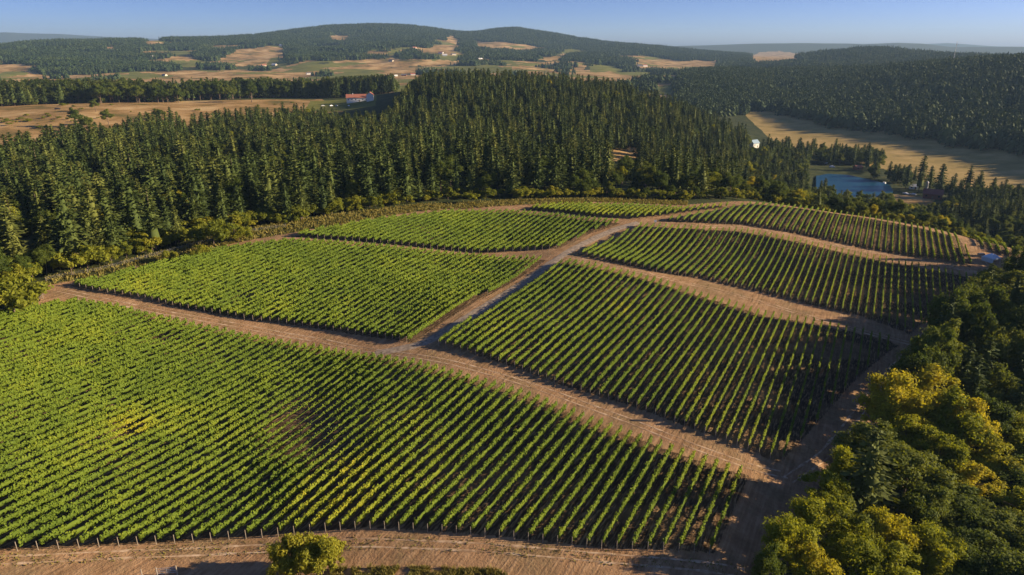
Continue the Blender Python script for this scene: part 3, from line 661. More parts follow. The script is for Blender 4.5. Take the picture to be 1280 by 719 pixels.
for (p0, p1, D0, D1, n, firs) in [(950,1100,690,840,330,.45),(950,1008,560,700,110,.5),(1112,1300,500,660,260,.55),(1085,1150,640,720,50,.4)]:
    for _ in range(n):
        q = rng.uniform(p0, p1); X, Y = polar(az_of(q, 220), rng.uniform(D0, D1)); z = float(terrain(X, Y)[0]); fir = rng.uniform() < firs
        H = rng.uniform(13, 19) if fir else rng.uniform(8, 13); bx_, by_, d = proj(X, Y, z); ty = by_-H*F/d*.97; lim = np.interp(bx_, OUT[:, 0], OUT[:, 1])+rng.uniform(-3, 6)
        if ty < lim: H *= (by_-lim)/(by_-ty); ty = lim
        if H < 6: continue
        if any(min(q_[0] for q_ in K) < bx_+3 and max(q_[0] for q_ in K) > bx_-3 and ty < max(q_[1] for q_ in K)-2 and by_ > min(q_[1] for q_ in K)+4 for K in KEEP): continue
        if fir: put('fir', int(rng.integers(11)), X, Y, H/25, H/25*1.1, 'pond')
        else: put('oak', int(rng.integers(3)), X, Y, H/15, H/15*1.1, 'wood')
# bushes along the forest edge
for i in range(430):
    aa = rng.uniform(fa[0], fa[-1]*.98); dd = np.interp(aa, fa, fD)+rng.uniform(1.5, 9); X, Y = polar(aa, dd)
    s = rng.uniform(.4, 1.25)*(1.3 if aa < -.15 else 1)
    put('bush', int(rng.integers(3)), X, Y, s, s*rng.uniform(.9, 1.4), 'edge')
for px, py, s in [(20,390,2.6),(-15,400,2.4),(45,372,1.5),(165,300,1.6),(268,302,2.3),(300,296,1.4),(215,322,1.1),(250,315,1.0),(110,330,1.8),(90,338,1.7),(140,325,1.5),(415,262,1.5),(470,255,1.3),(560,244,1.6),(590,248,1.3),(650,243,1.2),(900,243,1.6),(920,243,1.4)]:
    X, Y = gp(px, py+6); s0 = s; put('bush', int(rng.integers(3)), X, Y, s0, s0*1.1, 'edge')
# hedge of yellow shrubs past the far right rows
for q in np.linspace(0, 1, 34):
    X, Y = gp(1205+80*q, 284+30*q); X *= 1.04; Y *= 1.04; s = rng.uniform(.7, 1.3)
    put('bush', int(rng.integers(3)), X+rng.normal(0, 2.5), Y+rng.normal(0, 2.5), s, s*1.2, 'hedge')
# ravine trees right: crown centre px, py, crown radius px, kind
RAV = [(1118,500,35,'maple'),(1163,492,40,'maple'),(1188,525,35,'maple'),(1214,532,28,'maple'),(1181,568,26,'maple'),(1138,543,30,'maple'),(1095,554,38,'oak'),
 (1135,593,46,'oak'),(1062,586,24,'maple'),(1034,615,28,'maple'),(1030,651,38,'maple'),(987,684,34,'maple'),(1082,618,40,'fir'),(1073,694,36,'maple'),(1110,672,28,'maple'),
 (1116,712,35,'maple'),(1163,690,34,'maple'),(1196,636,40,'oak'),(1239,654,48,'oak'),(1271,546,36,'maple'),(1242,571,34,'maple'),(1214,604,30,'maple'),(1264,600,34,'oak'),
 (1275,633,30,'maple'),(1015,712,30,'maple'),(962,712,18,'oak'),(1246,708,40,'oak'),(1156,640,32,'oak'),(1200,690,34,'oak'),(1060,655,26,'oak'),(1280,690,36,'oak'),
 (1232,455,26,'fir'),(1205,470,24,'fir'),(1190,405,26,'oak'),(1230,385,26,'oak'),(1262,362,24,'oak'),(1272,415,30,'oak'),(1160,450,26,'oak'),(1180,440,26,'oak'),(1216,415,24,'oak'),
 (1250,400,24,'oak'),(1276,470,28,'fir'),(1255,495,28,'oak'),(1235,520,26,'oak'),(1215,490,26,'fir'),(1275,510,26,'fir'),(1138,470,22,'oak'),(1252,440,26,'oak'),(1278,345,20,'oak'),(1210,385,20,'oak')]
for px, py, rp, kind in RAV:
    H = 20. if py < 470 else (17. if py < 540 else (13. if py < 600 else 10.5)); X, Y = gp(px, py, H*.62); d = float(proj(X, Y, float(terrain(X, Y)[0])+9)[2]); rr = rp*d/F
    if kind == 'fir': put('fir', int(rng.integers(11)), X, Y, .78, rr/6.0, 'ravine')
    else:
        pr = OAK if kind == 'oak' else MAPLE; k = int(rng.integers(3)); put(kind, k, X, Y, H/pr[k][2]*rng.uniform(.9, 1.12), rr/pr[k][3]*1.12, 'ravine')
rt = [(t_[2], t_[3]) for t_ in T if t_[6] == 'ravine']
EDGE = np.array([gp(p, q) for p, q in [(985,719),(1010,690),(1050,630),(1085,575),(1115,540),(1150,490),(1185,435),(1220,385),(1246,362),(1300,350)]])
EDGE = np.vstack([EDGE, [(330,330),(330,20),(50,20)], EDGE[:1]*1.0])
for X in np.arange(40, 330, 7.5):
    for Y in np.arange(40, 330, 7.5):
        x = X+rng.uniform(-3, 3); y = Y+rng.uniform(-3, 3)
        if not inside(EDGE, np.array([x]), np.array([y]))[0]: continue
        if min((x-p)**2+(y-q)**2 for p, q in rt) < 42: continue
        z = float(terrain(x, y)[0]); px, py, d = proj(x, y, z+12)
        if d < 45 or px > 1900: continue
        if math.hypot(x, y) > 262 and x < 190: continue
        u = rng.uniform(); vis = px < 1300
        if u < (.45 if vis else .6) and y > 150: put('fir', int(rng.integers(11)), x, y, rng.uniform(.7, .95) if vis else rng.uniform(1.15, 1.45), .8, 'ravine')
        else:
            kind = 'oak' if (py < 470 or rng.uniform() < .6) else 'maple'; s = rng.uniform(.75, 1.05)*(.62 if y < 118 else (1.15 if y > 160 else 1)); put(kind, int(rng.integers(3)), x, y, s*(1 if vis else 1.2), s*.95, 'ravine')
# lone trees in the left field and woods beyond it
for px, py, hp, kind in [(120,140,14,'oak'),(95,160,22,'oak'),(136,157,18,'oak'),(55,130,5,'bush'),(62,129,5,'bush'),(45,131,4,'bush'),(182,124,10,'oak'),(110,165,20,'oak'),(200,150,14,'oak'),(315,128,22,'oak'),(5,120,16,'oak'),(1148,240,44,'fir'),(1172,246,40,'fir'),(1132,236,30,'fir'),(1160,238,30,'fir'),(1208,240,32,'fir'),(1222,240,26,'fir'),(1190,243,26,'fir'),(1066,205,24,'fir'),(1083,213,30,'fir')]:
    X, Y = gp(px, py); d = float(proj(X, Y, float(terrain(X, Y)[0]))[2]); H = hp*d/F/.97
    if kind == 'fir': put('fir', int(rng.integers(11)), X, Y, H/25, H/25*1.1, 'lone')
    elif kind == 'oak': put('oak', int(rng.integers(3)), X, Y, H/15, H/15*1.3, 'lone')
    else: put('bush', 0, X, Y, H/4, H/4*1.5, 'lone')
for _ in range(75):
    q = rng.uniform(0, 1); px, py = (rng.normal(62, 14), rng.normal(130, 2.2)) if q < .35 else ((rng.uniform(-10, 130), rng.normal(151, 5)) if q < .6 else (rng.uniform(0, 400), rng.uniform(119, 150)))
    X, Y = gp(px, py)
    if math.hypot(X, Y) > 960: continue
    s_ = rng.uniform(.4, 1.1); put('bush', int(rng.integers(3)), X, Y, s_*.8, s_*1.6, 'lone')
for (p0, p1, D0, D1, y0, y1, firs, n) in [(-60,205,985,1150,84,100,.75,900),(120,228,965,1010,97,106,.3,110),(228,290,1000,1060,92,100,.2,120),(290,396,1020,1080,92,98,.6,240),(402,492,1000,1100,80,86,.95,340)]:
    for _ in range(n):
        px = rng.uniform(p0, p1); D0_ = rng.uniform(D0, D1); X, Y = polar(az_of(px, 110), D0_); z = float(terrain(X, Y)[0]); bx_, by_, d = proj(X, Y, z)
        lim = y0+(y1-y0)*(px-p0)/(p1-p0)+rng.uniform(-1, 6)+2.5*math.sin(px*.11)+2*math.sin(px*.31+1); H = min((by_-lim)*d/F, 25*rng.uniform(.75, 1.1))
        if H < 7: continue
        if rng.uniform() < firs: put('fir', int(rng.integers(11)), X, Y, H/25, H/25*1.3, 'woods')
        else: put('oak', int(rng.integers(3)), X, Y, H/15*.9, H/15*.9, 'woods')
print('trees', len(T))
KN = {'fir': ('fir_tree', 'fir tree', FIR), 'oak': ('oak_tree', 'oak tree', OAK), 'maple': ('maple_tree', 'maple tree', MAPLE), 'bush': ('bush', 'bush', BUSH)}
TLAB = {('fir','left'): 'tall green fir in the forest left of the vineyard', ('fir','mid'): 'green fir in the central forest behind the vineyard', ('fir','pond'): 'fir in the wood between the vineyard crest and the pond',
 ('fir','ravine'): 'shaded fir in the ravine wood right of the vineyard', ('fir','lone'): 'dark fir standing by the pond and red barn', ('fir','woods'): 'fir in the distant wood beyond the dry field',
 ('oak','wood'): 'round dark green broadleaf tree among the firs behind the vineyard', ('oak','ravine'): 'dark green broadleaf tree in the ravine wood right of the vineyard', ('oak','lone'): 'round oak standing alone at the dry left field',
 ('oak','woods'): 'broadleaf tree in the distant wood beyond the dry field', ('maple','wood'): 'yellow-green broadleaf tree behind the vineyard', ('maple','ravine'): 'sunlit yellow maple in the ravine wood right of the vineyard',
 ('bush','edge'): 'yellow-green bush at the forest edge beside the vines', ('bush','hedge'): 'yellow shrub of the hedge past the far right rows', ('bush','lone'): 'low bush on the dry left field'}
rest = {}
for kind in KN:
    L_ = []
    for t_ in T:
        if t_[0] != kind: continue
        _, k, X, Y, sz, sx, lab = t_; z = float(terrain(X, Y)[0]); H = {'fir':25,'oak':15,'maple':15,'bush':4}[kind]*sz; px, py, d = proj(X, Y, z+H*.6)
        vis = -30 < px < 1310 and py < 760
        L_.append((-(H/d) if vis else 0, k, X, Y, z, sz, sx, lab, float(rng.uniform(0, 6.28))))
    L_.sort(key=lambda q: q[0])
    name, cat, protos = KN[kind]
    for j, (key, k, X, Y, z, sz, sx, lab, rz) in enumerate(L_):
        if j < 297 and key < 0:
            pm = protos[k]; e = empty(name, (X, Y, z-.15), rz); e.scale = (sx, sx, sz)
            tag(e, TLAB[(kind, lab)], cat, TLAB[(kind, lab)].replace(' tree ', ' trees ')[:60])
            obj('trunk', pm[1], e); obj('crown', pm[0], e)
        else: rest.setdefault(kind, []).append((k, X, Y, z-.15, sz, sx, rz))

def scatter(name, pts, protos, label, cat):
    """pts: (proto, X, Y, Z, sz, sx, rz); protos: list of lists of source objects; one object whose geometry nodes set them out"""
    P = np.array(pts, float); m = bpy.data.meshes.new(name); m.vertices.add(len(P)); m.vertices.foreach_set('co', P[:, 1:4].astype(np.float32).ravel())
    for an, arr in (('which', P[:, 0]), ('turn', P[:, 6]), ('tall', P[:, 4]), ('wide', P[:, 5])):
        at = m.attributes.new(an, 'FLOAT', 'POINT'); at.data.foreach_set('value', arr.astype(np.float32))
    o = obj(name, m); tag(o, label, cat, None, 'stuff')
    ng = bpy.data.node_groups.new(name, 'GeometryNodeTree'); ng.interface.new_socket('Geometry', in_out='INPUT', socket_type='NodeSocketGeometry'); ng.interface.new_socket('Geometry', in_out='OUTPUT', socket_type='NodeSocketGeometry')
    N, Lk = ng.nodes, ng.links; gi = N.new('NodeGroupInput'); go = N.new('NodeGroupOutput'); jn = N.new('GeometryNodeJoinGeometry')
    def at(nm): a_ = N.new('GeometryNodeInputNamedAttribute'); a_.data_type = 'FLOAT'; a_.inputs['Name'].default_value = nm; return [s for s in a_.outputs if s.enabled][0]
    rot = N.new('ShaderNodeCombineXYZ'); Lk.new(at('turn'), rot.inputs[2]); sc = N.new('ShaderNodeCombineXYZ'); Lk.new(at('wide'), sc.inputs[0]); Lk.new(at('wide'), sc.inputs[1]); Lk.new(at('tall'), sc.inputs[2])
    for k, srcs in enumerate(protos):
        cmpn = N.new('FunctionNodeCompare'); cmpn.data_type = 'FLOAT'; cmpn.operation = 'EQUAL'; cmpn.inputs['Epsilon'].default_value = .1
        Lk.new(at('which'), cmpn.inputs[0]); cmpn.inputs[1].default_value = float(k)
        jg = N.new('GeometryNodeJoinGeometry')
        for s_ in srcs:
            ob = N.new('GeometryNodeObjectInfo'); ob.inputs['Object'].default_value = s_; Lk.new(ob.outputs['Geometry'], jg.inputs[0])
        ip = N.new('GeometryNodeInstanceOnPoints'); Lk.new(gi.outputs[0], ip.inputs['Points']); Lk.new(cmpn.outputs[0], ip.inputs['Selection']); Lk.new(jg.outputs[0], ip.inputs['Instance'])
        Lk.new(rot.outputs[0], ip.inputs['Rotation']); Lk.new(sc.outputs[0], ip.inputs['Scale']); Lk.new(ip.outputs[0], jn.inputs[0])
    Lk.new(jn.outputs[0], go.inputs[0]); md = o.modifiers.new('scatter', 'NODES'); md.node_group = ng; return o
def src(me): return bpy.data.objects.new(me.name+'_source', me)
RN = {'fir': ('fir_forest', 'the mass of smaller firs deeper in the forest and woods', 'forest'), 'oak': ('broadleaf_wood', 'the mass of smaller broadleaf trees behind', 'wood'),
      'maple': ('maple_wood', 'yellowing broadleaf trees deeper in the wood', 'wood'), 'bush': ('undergrowth', 'small bushes in the undergrowth of the forest edge', 'undergrowth')}
for kind, pts in rest.items():
    scatter(RN[kind][0], pts, [[src(p_[0]), src(p_[1])] for p_ in KN[kind][2]], RN[kind][1], RN[kind][2])

# ------------------------------------------------------------------ wooded hills: clusters of small trees
def cluster(seed, n=24, side=48., hm=20., leafy=.15):
    r = np.random.default_rng(seed); Vs = []
    for k in range(n):
        x, y = r.uniform(-side/2, side/2, 2); H = hm*r.uniform(.6, 1.2); isl = r.uniform() < leafy; Rm = H*(.20 if not isl else .36); m_ = 34
        t = r.uniform(0, 1, m_); aa = r.uniform(0, 6.283, m_)
        rad = Rm*((1-t)**.8 if not isl else np.sqrt(np.clip(1-(2*t-1)**2, .05, 1)))*r.uniform(.7, 1.1, m_)
        d = np.stack([np.cos(aa), np.sin(aa), 0*aa], 1); C = d*rad[:, None]*.65+np.array([x, y, 0]); C[:, 2] = H*(.1+.86*t)*(1 if not isl else .75)
        side_ = np.stack([-d[:, 1], d[:, 0], 0*aa], 1); L = (Rm*(.5*(1-t)+.16))[:, None]
        up = np.stack([d[:, 0]*.5, d[:, 1]*.5, -.75+0*aa], 1)
        Vs.append(quads(C, up*L*1.5, side_*L*.8))
    V = np.vstack(Vs); return mesh_np('tree_cluster', V, np.arange(len(V)).reshape(-1, 4), [M['firfar']])
CL = [cluster(300+k, 24, 48, 20, [.1,.3,.0,.15,.6][k]) for k in range(5)]
# area-uniform samples over the hills
n = 42000; aa = rng.uniform(-.78, .78, n); DD = np.sqrt(rng.uniform(1100**2, 6600**2, n))
n2 = 9000; aa = np.r_[aa, rng.uniform(.15, .78, n2)]; DD = np.r_[DD, np.sqrt(rng.uniform(760**2, 2300**2, n2))]
HX, HY = DD*np.sin(aa), DD*np.cos(aa); HZ = terrain(HX, HY)
fmk = field_mask(HX, HY, HZ); free = (fmk['g']+fmk['n']+fmk['o']+fmk['G']) == 0
hz_px, hz_py, _ = proj(HX, HY, HZ)
valley = (DD < 2500) & (hz_px < 860)       # open valley floor: only lines of trees
lines = fbm(HX, HY, 260, 3, 31) > .55
free &= ~valley | lines
clear = fbm(HX, HY, 700, 4, 33)+.25*fbm(HX, HY, 160, 2, 34)
free &= ~((clear > .2) & (DD > 1500) & (DD < 4100) & (hz_px < 1000))
# right valley field stays open
free &= ~((DD < 1350) & (HZ < -33)); free &= ~((DD < 1150) & (hz_px < 960))
fmt = field_mask(HX, HY, HZ+15); free &= (fmt['g']+fmt['n']+fmt['o']) == 0
pts = [(int(rng.integers(5)), x, y, z-1.5, s, s*rng.uniform(.9, 1.3), t) for x, y, z, s, t in zip(HX[free], HY[free], HZ[free], rng.uniform(.7, 1.15, free.sum()), rng.uniform(0, 6.28, free.sum()))]
scatter('wooded_hills', pts, [[src(c)] for c in CL], 'far-off woods covering the hills and valley lines', 'woodland')
print('clusters', len(pts))
# ------------------------------------------------------------------ buildings
def house(name, label, cat, px, py, w, d, h, rh, rz, wall, roof, nwin=3, group=None, gable=None, chimney=False, at=None):
    X, Y = at if at else gp(px, py); xs = np.array([-w/2, w/2, -w/2, w/2]); z = float(terrain(X, Y)[0])
    e = empty(name, (X, Y, z), rz); tag(e, label, cat, group)
    b = MB(); b.box(-w/2, w/2, -d/2, d/2, -1.5, h)
    for s in (-1, 1): b.add([(s*w/2, -d/2, h), (s*w/2, d/2, h), (s*w/2, 0, h+rh), (s*(w/2-.2), -d/2, h), (s*(w/2-.2), d/2, h), (s*(w/2-.2), 0, h+rh)], [(0,1,2),(5,4,3),(0,2,5,3),(1,4,5,2)])
    b.build('wall', M[wall], e)
    r = MB(); t = .25; ov = .6
    for s in (-1, 1):
        y1 = s*(d/2+ov); z1 = h-ov*rh/(d/2)
        r.add([(-w/2-ov, 0, h+rh+.03), (w/2+ov, 0, h+rh+.03), (w/2+ov, y1, z1+.03), (-w/2-ov, y1, z1+.03), (-w/2-ov, 0, h+rh+t), (w/2+ov, 0, h+rh+t), (w/2+ov, y1, z1+t), (-w/2-ov, y1, z1+t)],
              [(0,1,2,3),(7,6,5,4),(0,4,5,1),(1,5,6,2),(2,6,7,3),(3,7,4,0)])
    ro = r.build('roof', M[roof], e)
    if chimney: MB().box(-w*.2-.5, -w*.2+.5, -.5, .5, h+rh*.6, h+rh+1.3).build('chimney', M[wall], ro)
    for s in (-1, 1):
        for k in range(nwin):
            x = -w/2+w*(k+.5)/nwin
            if s == -1 and k == nwin//2:
                MB().box(x-.55, x+.55, -d/2-.06, -d/2-.01, 0, 2.2).build('door', M['brownwall'], e); continue
            MB().box(x-.6, x+.6, s*(d/2+.01), s*(d/2+.06), h*.42, h*.42+1.3).build('window', M['glass'], e)
    if gable: MB().add([(w/2+.04, -d/2, 0), (w/2+.04, d/2, 0), (w/2+.04, d/2, h), (w/2+.04, 0, h+rh-.1), (w/2+.04, -d/2, h), (w/2+.01, -d/2, 0), (w/2+.01, d/2, 0), (w/2+.01, d/2, h), (w/2+.01, 0, h+rh-.1), (w/2+.01, -d/2, h)],
        [(0,1,2,3,4),(9,8,7,6,5),(0,5,6,1),(1,6,7,2),(2,7,8,3),(3,8,9,4),(4,9,5,0)]).build('gable_front', M[gable], e)
    return e
carpaint = {c: plain(c+'_car_paint', v, .3) for c, v in dict(white=(.75,.75,.75), black=(.03,.03,.035), silver=(.45,.47,.5), red=(.35,.04,.03)).items()}
def car(label, px, py, rz, colr, L=4.6, Wd=1.85, H=1.5, name='parked_car', cat='car', group=None):
    X, Y = gp(px, py); z = float(terrain(X, Y)[0]); e = empty(name, (X, Y, z), rz); tag(e, label, cat, group)
    pr = [(-.5,.30),(-.5,.62),(-.42,.68),(-.28,1),(.12,1),(.27,.68),(.46,.6),(.5,.45),(.5,.30)]
    b = MB(); n_ = len(pr); b.add([(x*L, s*Wd/2*(1 if zz < .7 else .82), zz*H) for s in (-1, 1) for x, zz in pr], [tuple(range(n_)), tuple(range(2*n_-1, n_-1, -1))]+[(i, n_+i, n_+(i+1) % n_, (i+1) % n_) for i in range(n_)])
    b.build('body', carpaint[colr], e)
    MB().box(-.33*L, .18*L, -Wd*.425, Wd*.425, H*.72, H*.93).build('window', M['glass'], e)
    for x in (-.32, .32):
        for s in (-1, 1): MB().tube((x*L, s*Wd*.38, .33), (x*L, s*Wd*.5, .33), .33, .33, 12).build('wheel', M['dark'], e)
    return e
# the villa with the red roof and its yard
house('red_roofed_villa', 'long white villa with red tiled roof behind the left forest', 'house', 447, 127, 26, 10, 5, 3.6, R(12), 'white', 'redroof', 6, None, None, True)
house('villa_wing', 'white gabled wing beside the red roofed villa', 'house', 463, 126, 9, 8, 7, 3, R(95), 'white', 'redroof', 2)
for k, (px, c) in enumerate([(404,'white'),(414,'white'),(421,'silver'),(436,'white')]):
    car(['white car parked at the left end of the villa yard','second white car in the villa yard','silver car in the villa yard','white car parked nearest the villa'][k], px, 133, R(20+k*30), c)
house('white_farmhouse', 'white farmhouse with pale roof at the edge of the far left wood', 'house', 90, 118, 14, 9, 4.5, 3, R(-10), 'white', 'blueroof', 3)
house('white_shed', 'small white shed left of the white farmhouse', 'shed', 70, 118, 6, 5, 3, 1.2, R(5), 'white', 'greyroof', 1)
house('long_barn', 'long low grey barn behind the left field', 'barn', 293, 113, 24, 8, 3, 2, R(3), 'tan', 'greyroof', 4)
house('field_shed', 'brown open shed on the dry left field', 'shed', 249, 114, 14, 6, 2.6, 1, R(0), 'brownwall', 'greyroof', 2)
house('low_roofed_house', 'low white roofed house between trees left of the villa', 'house', 376, 118, 16, 9, 3, 2.5, R(-8), 'cream', 'white', 3)
house('garden_cottage', 'small white cottage left of the low roofed house', 'house', 340, 115, 7, 5, 2.6, 1.6, R(10), 'white', 'greyroof', 2)
car('dark pickup parked on the dry left field', 72, 137, R(10), 'black', 5.6, 2, 1.8, 'pickup_truck', 'truck')
# barn, sheds, caravans by the pond
house('red_barn', 'dark red barn with pale gable by the pond', 'barn', 1165, 248, 13, 8, 4.2, 3, R(-30), 'barnred', 'barnred', 3, None, 'white')
X, Y = gp(1157, 240); z = float(terrain(X, Y)[0]); sl = empty('silo', (X, Y, z)); tag(sl, 'slim grey silo behind the red barn', 'silo')
MB().tube((0,0,-.5), (0,0,8), 1.2, 1.2, 16).build('silo_body', M['steel'], sl); MB().tube((0,0,8.02), (0,0,9.2), 1.25, .1, 16).build('silo_cap', M['steel'], sl)
house('red_shed', 'small red roofed shed on the pond bank', 'shed', 1072, 212, 7, 5, 2.6, 1.5, R(15), 'barnred', 'redroof', 2)
house('blue_roofed_house', 'house with blue roof hidden in the wood left of the pond', 'house', 942, 184, 9, 7, 5, 3, R(30), 'white', 'blueroof', 2)
house('pale_cabin', 'pale cabin between the two firs by the pond', 'cabin', 1141, 236, 6, 4.5, 2.4, 1.4, R(-20), 'canvas', 'white', 2)
for k, (px, py, lab) in enumerate([(1040,210,'white camper at the far end of the pond bank'),(1034,206,'silver van behind the white camper'),(1105,231,'white van on the near pond bank'),(1098,232,'silver car left of the white van'),(1132,243,'white pickup on the lane left of the red barn'),(1141,244,'silver car beside the red barn')]):
    car(lab, px, py, R(25*k), ['white','silver','white','silver','white','silver'][k], 5.5, 2.1, 2.4 if k < 3 else 1.5)
# far farmsteads on the hills
FH = [(206,94,'cream'),(246,71,'white'),(352,57,'white'),(386,92,'white'),(330,82,'tan'),(343,81,'cream'),(505,94,'barnred'),(516,93,'white'),(494,95,'tan'),(489,76,'tan'),(551,66,'white'),(556,69,'white'),(567,68,'cream'),(518,60,'cream'),
      (677,68,'cream'),(799,82,'white'),(806,82,'white'),(600,74,'tan'),(25,113,'cream'),(210,68,'tan'),(188,71,'cream'),(2,120,'tan')]
FD = ['in the left valley behind the far wood','below the left hills at the golden strip','high on the long ridge','in the valley right of the pale road','above the two valley sheds','near the valley orchard','with red walls beyond the forest ridge','white and small beside the red farmhouse',
  'left of the red farmhouse','on the wide golden field','above the dark green orchard','lower one by the dark green orchard','right of the orchard houses','below the golden hilltop clearing','on the small golden knoll','first on the pale field far right of the ridge','second on the pale field far right of the ridge','among the trees under the hill fields',
  'behind the leftmost meadow trees','in the gap of the left hill woods','at the foot of the left hills','at the left end of the dry field']
for k, (px, py, w_) in enumerate(FH):
    X, Y = gp(px, py+1); D = math.hypot(X, Y); w = max(12, 5.5*D/F)
    house('farmhouse', 'tiny %s farmhouse %s' % ({'cream':'cream','white':'white','tan':'tan','barnred':'dark'}[w_], FD[k]), 'farmhouse', 0, 0, w, w*.55, w*.22, w*.16, R(20*k % 90-30), w_, ['greyroof','redroof','white'][k % 3], 0, None, None, False, (X, Y))
# radio mast on the right skyline
X, Y = polar(az_of(1195, 60), 1900); z = float(terrain(X, Y)[0]); e = empty('radio_mast', (X, Y, z)); tag(e, 'thin lattice radio mast on the right skyline', 'mast')
mm = MB()
for k in range(3):
    a0 = 2.094*k; mm.tube((.8*math.cos(a0), .8*math.sin(a0), 0), (.35*math.cos(a0), .35*math.sin(a0), 58), .14, .12, 4)
for k in range(20):
    for j in range(3):
        r0 = .8-.45*k/20; r1 = .8-.45*(k+1)/20; mm.tube((r0*math.cos(2.094*j), r0*math.sin(2.094*j), 2.9*k), (r1*math.cos(2.094*(j+1)), r1*math.sin(2.094*(j+1)), 2.9*(k+1)), .06, .06, 4)
mm.build('lattice', M['steel'], e); MB().box(-1.2, 1.2, -.15, .15, 50, 53).build('antenna', M['white'], e)

# ------------------------------------------------------------------ canopy tent at the right end of the vineyard
X, Y = gp(1238, 327); z = float(terrain(X, Y)[0]); e = empty('canopy_tent', (X, Y, z), R(25)); tag(e, 'pale blue and white canopy tent beside the far right vine rows', 'tent')
ft = MB(); w = 2.3; top = 3.3; ev = 1.9; n_ = 6; grid = []
for i in range(n_+1):
    for j in range(n_+1):
        u, v = i/n_*2-1, j/n_*2-1; grid.append((u*w, v*w, ev+(top-ev)*(1-max(abs(u), abs(v))**1.5)-.12*(1-abs(abs(u)-abs(v)))*max(abs(u), abs(v))))
fs = [(i*(n_+1)+j, (i+1)*(n_+1)+j, (i+1)*(n_+1)+j+1, i*(n_+1)+j+1) for i in range(n_) for j in range(n_)]
ft.add(grid+[(x, y, q-.04) for x, y, q in grid], fs+[tuple(k+(n_+1)**2 for k in f[::-1]) for f in fs]); ft.build('canopy', M['canvas'], e)
vl = MB()
for s in (-1, 1): vl.box(s*w-.02, s*w+.02, -w, w, ev-.45, ev-.01); vl.box(-w+.02, w-.02, s*w-.02, s*w+.02, ev-.45, ev-.01)
vl.box(-w+.02, -w+.05, -w+.1, w-.1, .1, ev-.46)
vl.build('valance', M['canvas'], e)
for sx in (-1, 1):
    for sy in (-1, 1): MB().tube((sx*(w-.08), sy*(w-.08), -.2), (sx*(w-.08), sy*(w-.08), ev), .04, .04, 6).build('leg', M['steel'], e)
X, Y = gp(1226, 320); z = float(terrain(X, Y)[0]); e = empty('storage_crate', (X, Y, z), R(10)); tag(e, 'low pale crate on the dirt left of the canopy tent', 'crate')
MB().box(-1.1, 1.1, -.7, .7, .05, .95).build('box', M['tan'], e); MB().box(-1.18, 1.18, -.78, .78, .955, 1.05).build('lid', M['greyroof'], e)
# white marker by the junction of the crest tracks
X, Y = gp(819, 280); z = float(terrain(X, Y)[0]); e = empty('white_sign', (X, Y, z), R(5)); tag(e, 'small white sign board at the row ends near the crest track', 'sign')
MB().tube((0,0,-.2), (0,0,1.1), .05, .05, 6).build('post', M['post'], e); MB().box(-.5, .5, -.09, -.05, .7, 1.6).build('board', M['white'], e)
# unidentified dark oval on the track, built as a thin raised sheet
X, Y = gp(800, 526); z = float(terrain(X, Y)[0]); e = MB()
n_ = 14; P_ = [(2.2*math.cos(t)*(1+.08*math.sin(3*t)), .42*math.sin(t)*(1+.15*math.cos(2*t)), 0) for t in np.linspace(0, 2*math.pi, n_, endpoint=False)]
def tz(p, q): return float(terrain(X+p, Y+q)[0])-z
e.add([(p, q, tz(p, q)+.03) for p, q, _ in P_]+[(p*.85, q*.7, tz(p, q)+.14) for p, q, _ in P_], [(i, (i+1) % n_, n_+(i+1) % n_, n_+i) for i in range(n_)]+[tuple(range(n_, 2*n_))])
tag(e.build('dark_strip', M['dark'], None, (X, Y, z)), 'thin dark oval shape on the dirt strip beside the row ends', 'tarp')

# ------------------------------------------------------------------ fences
def fence(name, label, pts, gap=3.0, h=1.3, rails=(.5,.9,1.2), r=.035, cap=99):
    P = np.array(pts); s = np.r_[0, np.cumsum(np.hypot(*np.diff(P, axis=0).T))]; q = np.arange(0, s[-1], gap)[:cap]; X = np.interp(q, s, P[:, 0]); Y = np.interp(q, s, P[:, 1]); Z = terrain(X, Y)
    e = empty(name, (X[0], Y[0], Z[0])); tag(e, label, 'fence')
    pm = MB().tube((0,0,-.3), (0,0,h), r*1.6, r*1.5, 6).mesh('post', M['post'])
    for x, y, z in zip(X, Y, Z): obj('post', pm, e, (x-X[0], y-Y[0], z-Z[0]))
    w = MB()
    for k in range(len(q)-1):
        for hh in rails: w.tube((X[k]-X[0], Y[k]-Y[0], Z[k]-Z[0]+hh), (X[k+1]-X[0], Y[k+1]-Y[0], Z[k+1]-Z[0]+hh), r*.45, r*.45, 4)
    w.build('wire', M['steel'], e)
fence('wire_fence', 'wire fence with wooden posts along the upper forest edge', gpoly([(58,352),(75,348),(130,338),(200,319),(300,293),(360,284)]), 3.5)
fence('wire_fence', 'wire fence at the left corner below the round bushes', gpoly([(-10,396),(20,392),(40,386),(56,372),(57,356)]), 3.0)
fence('wire_fence', 'wire fence along the ravine trees on the right', gpoly([(1018,660),(1046,615),(1078,570),(1095,548),(1112,520),(1130,497)]), 3.5, 1.4, (.5,1.0,1.35), .06)
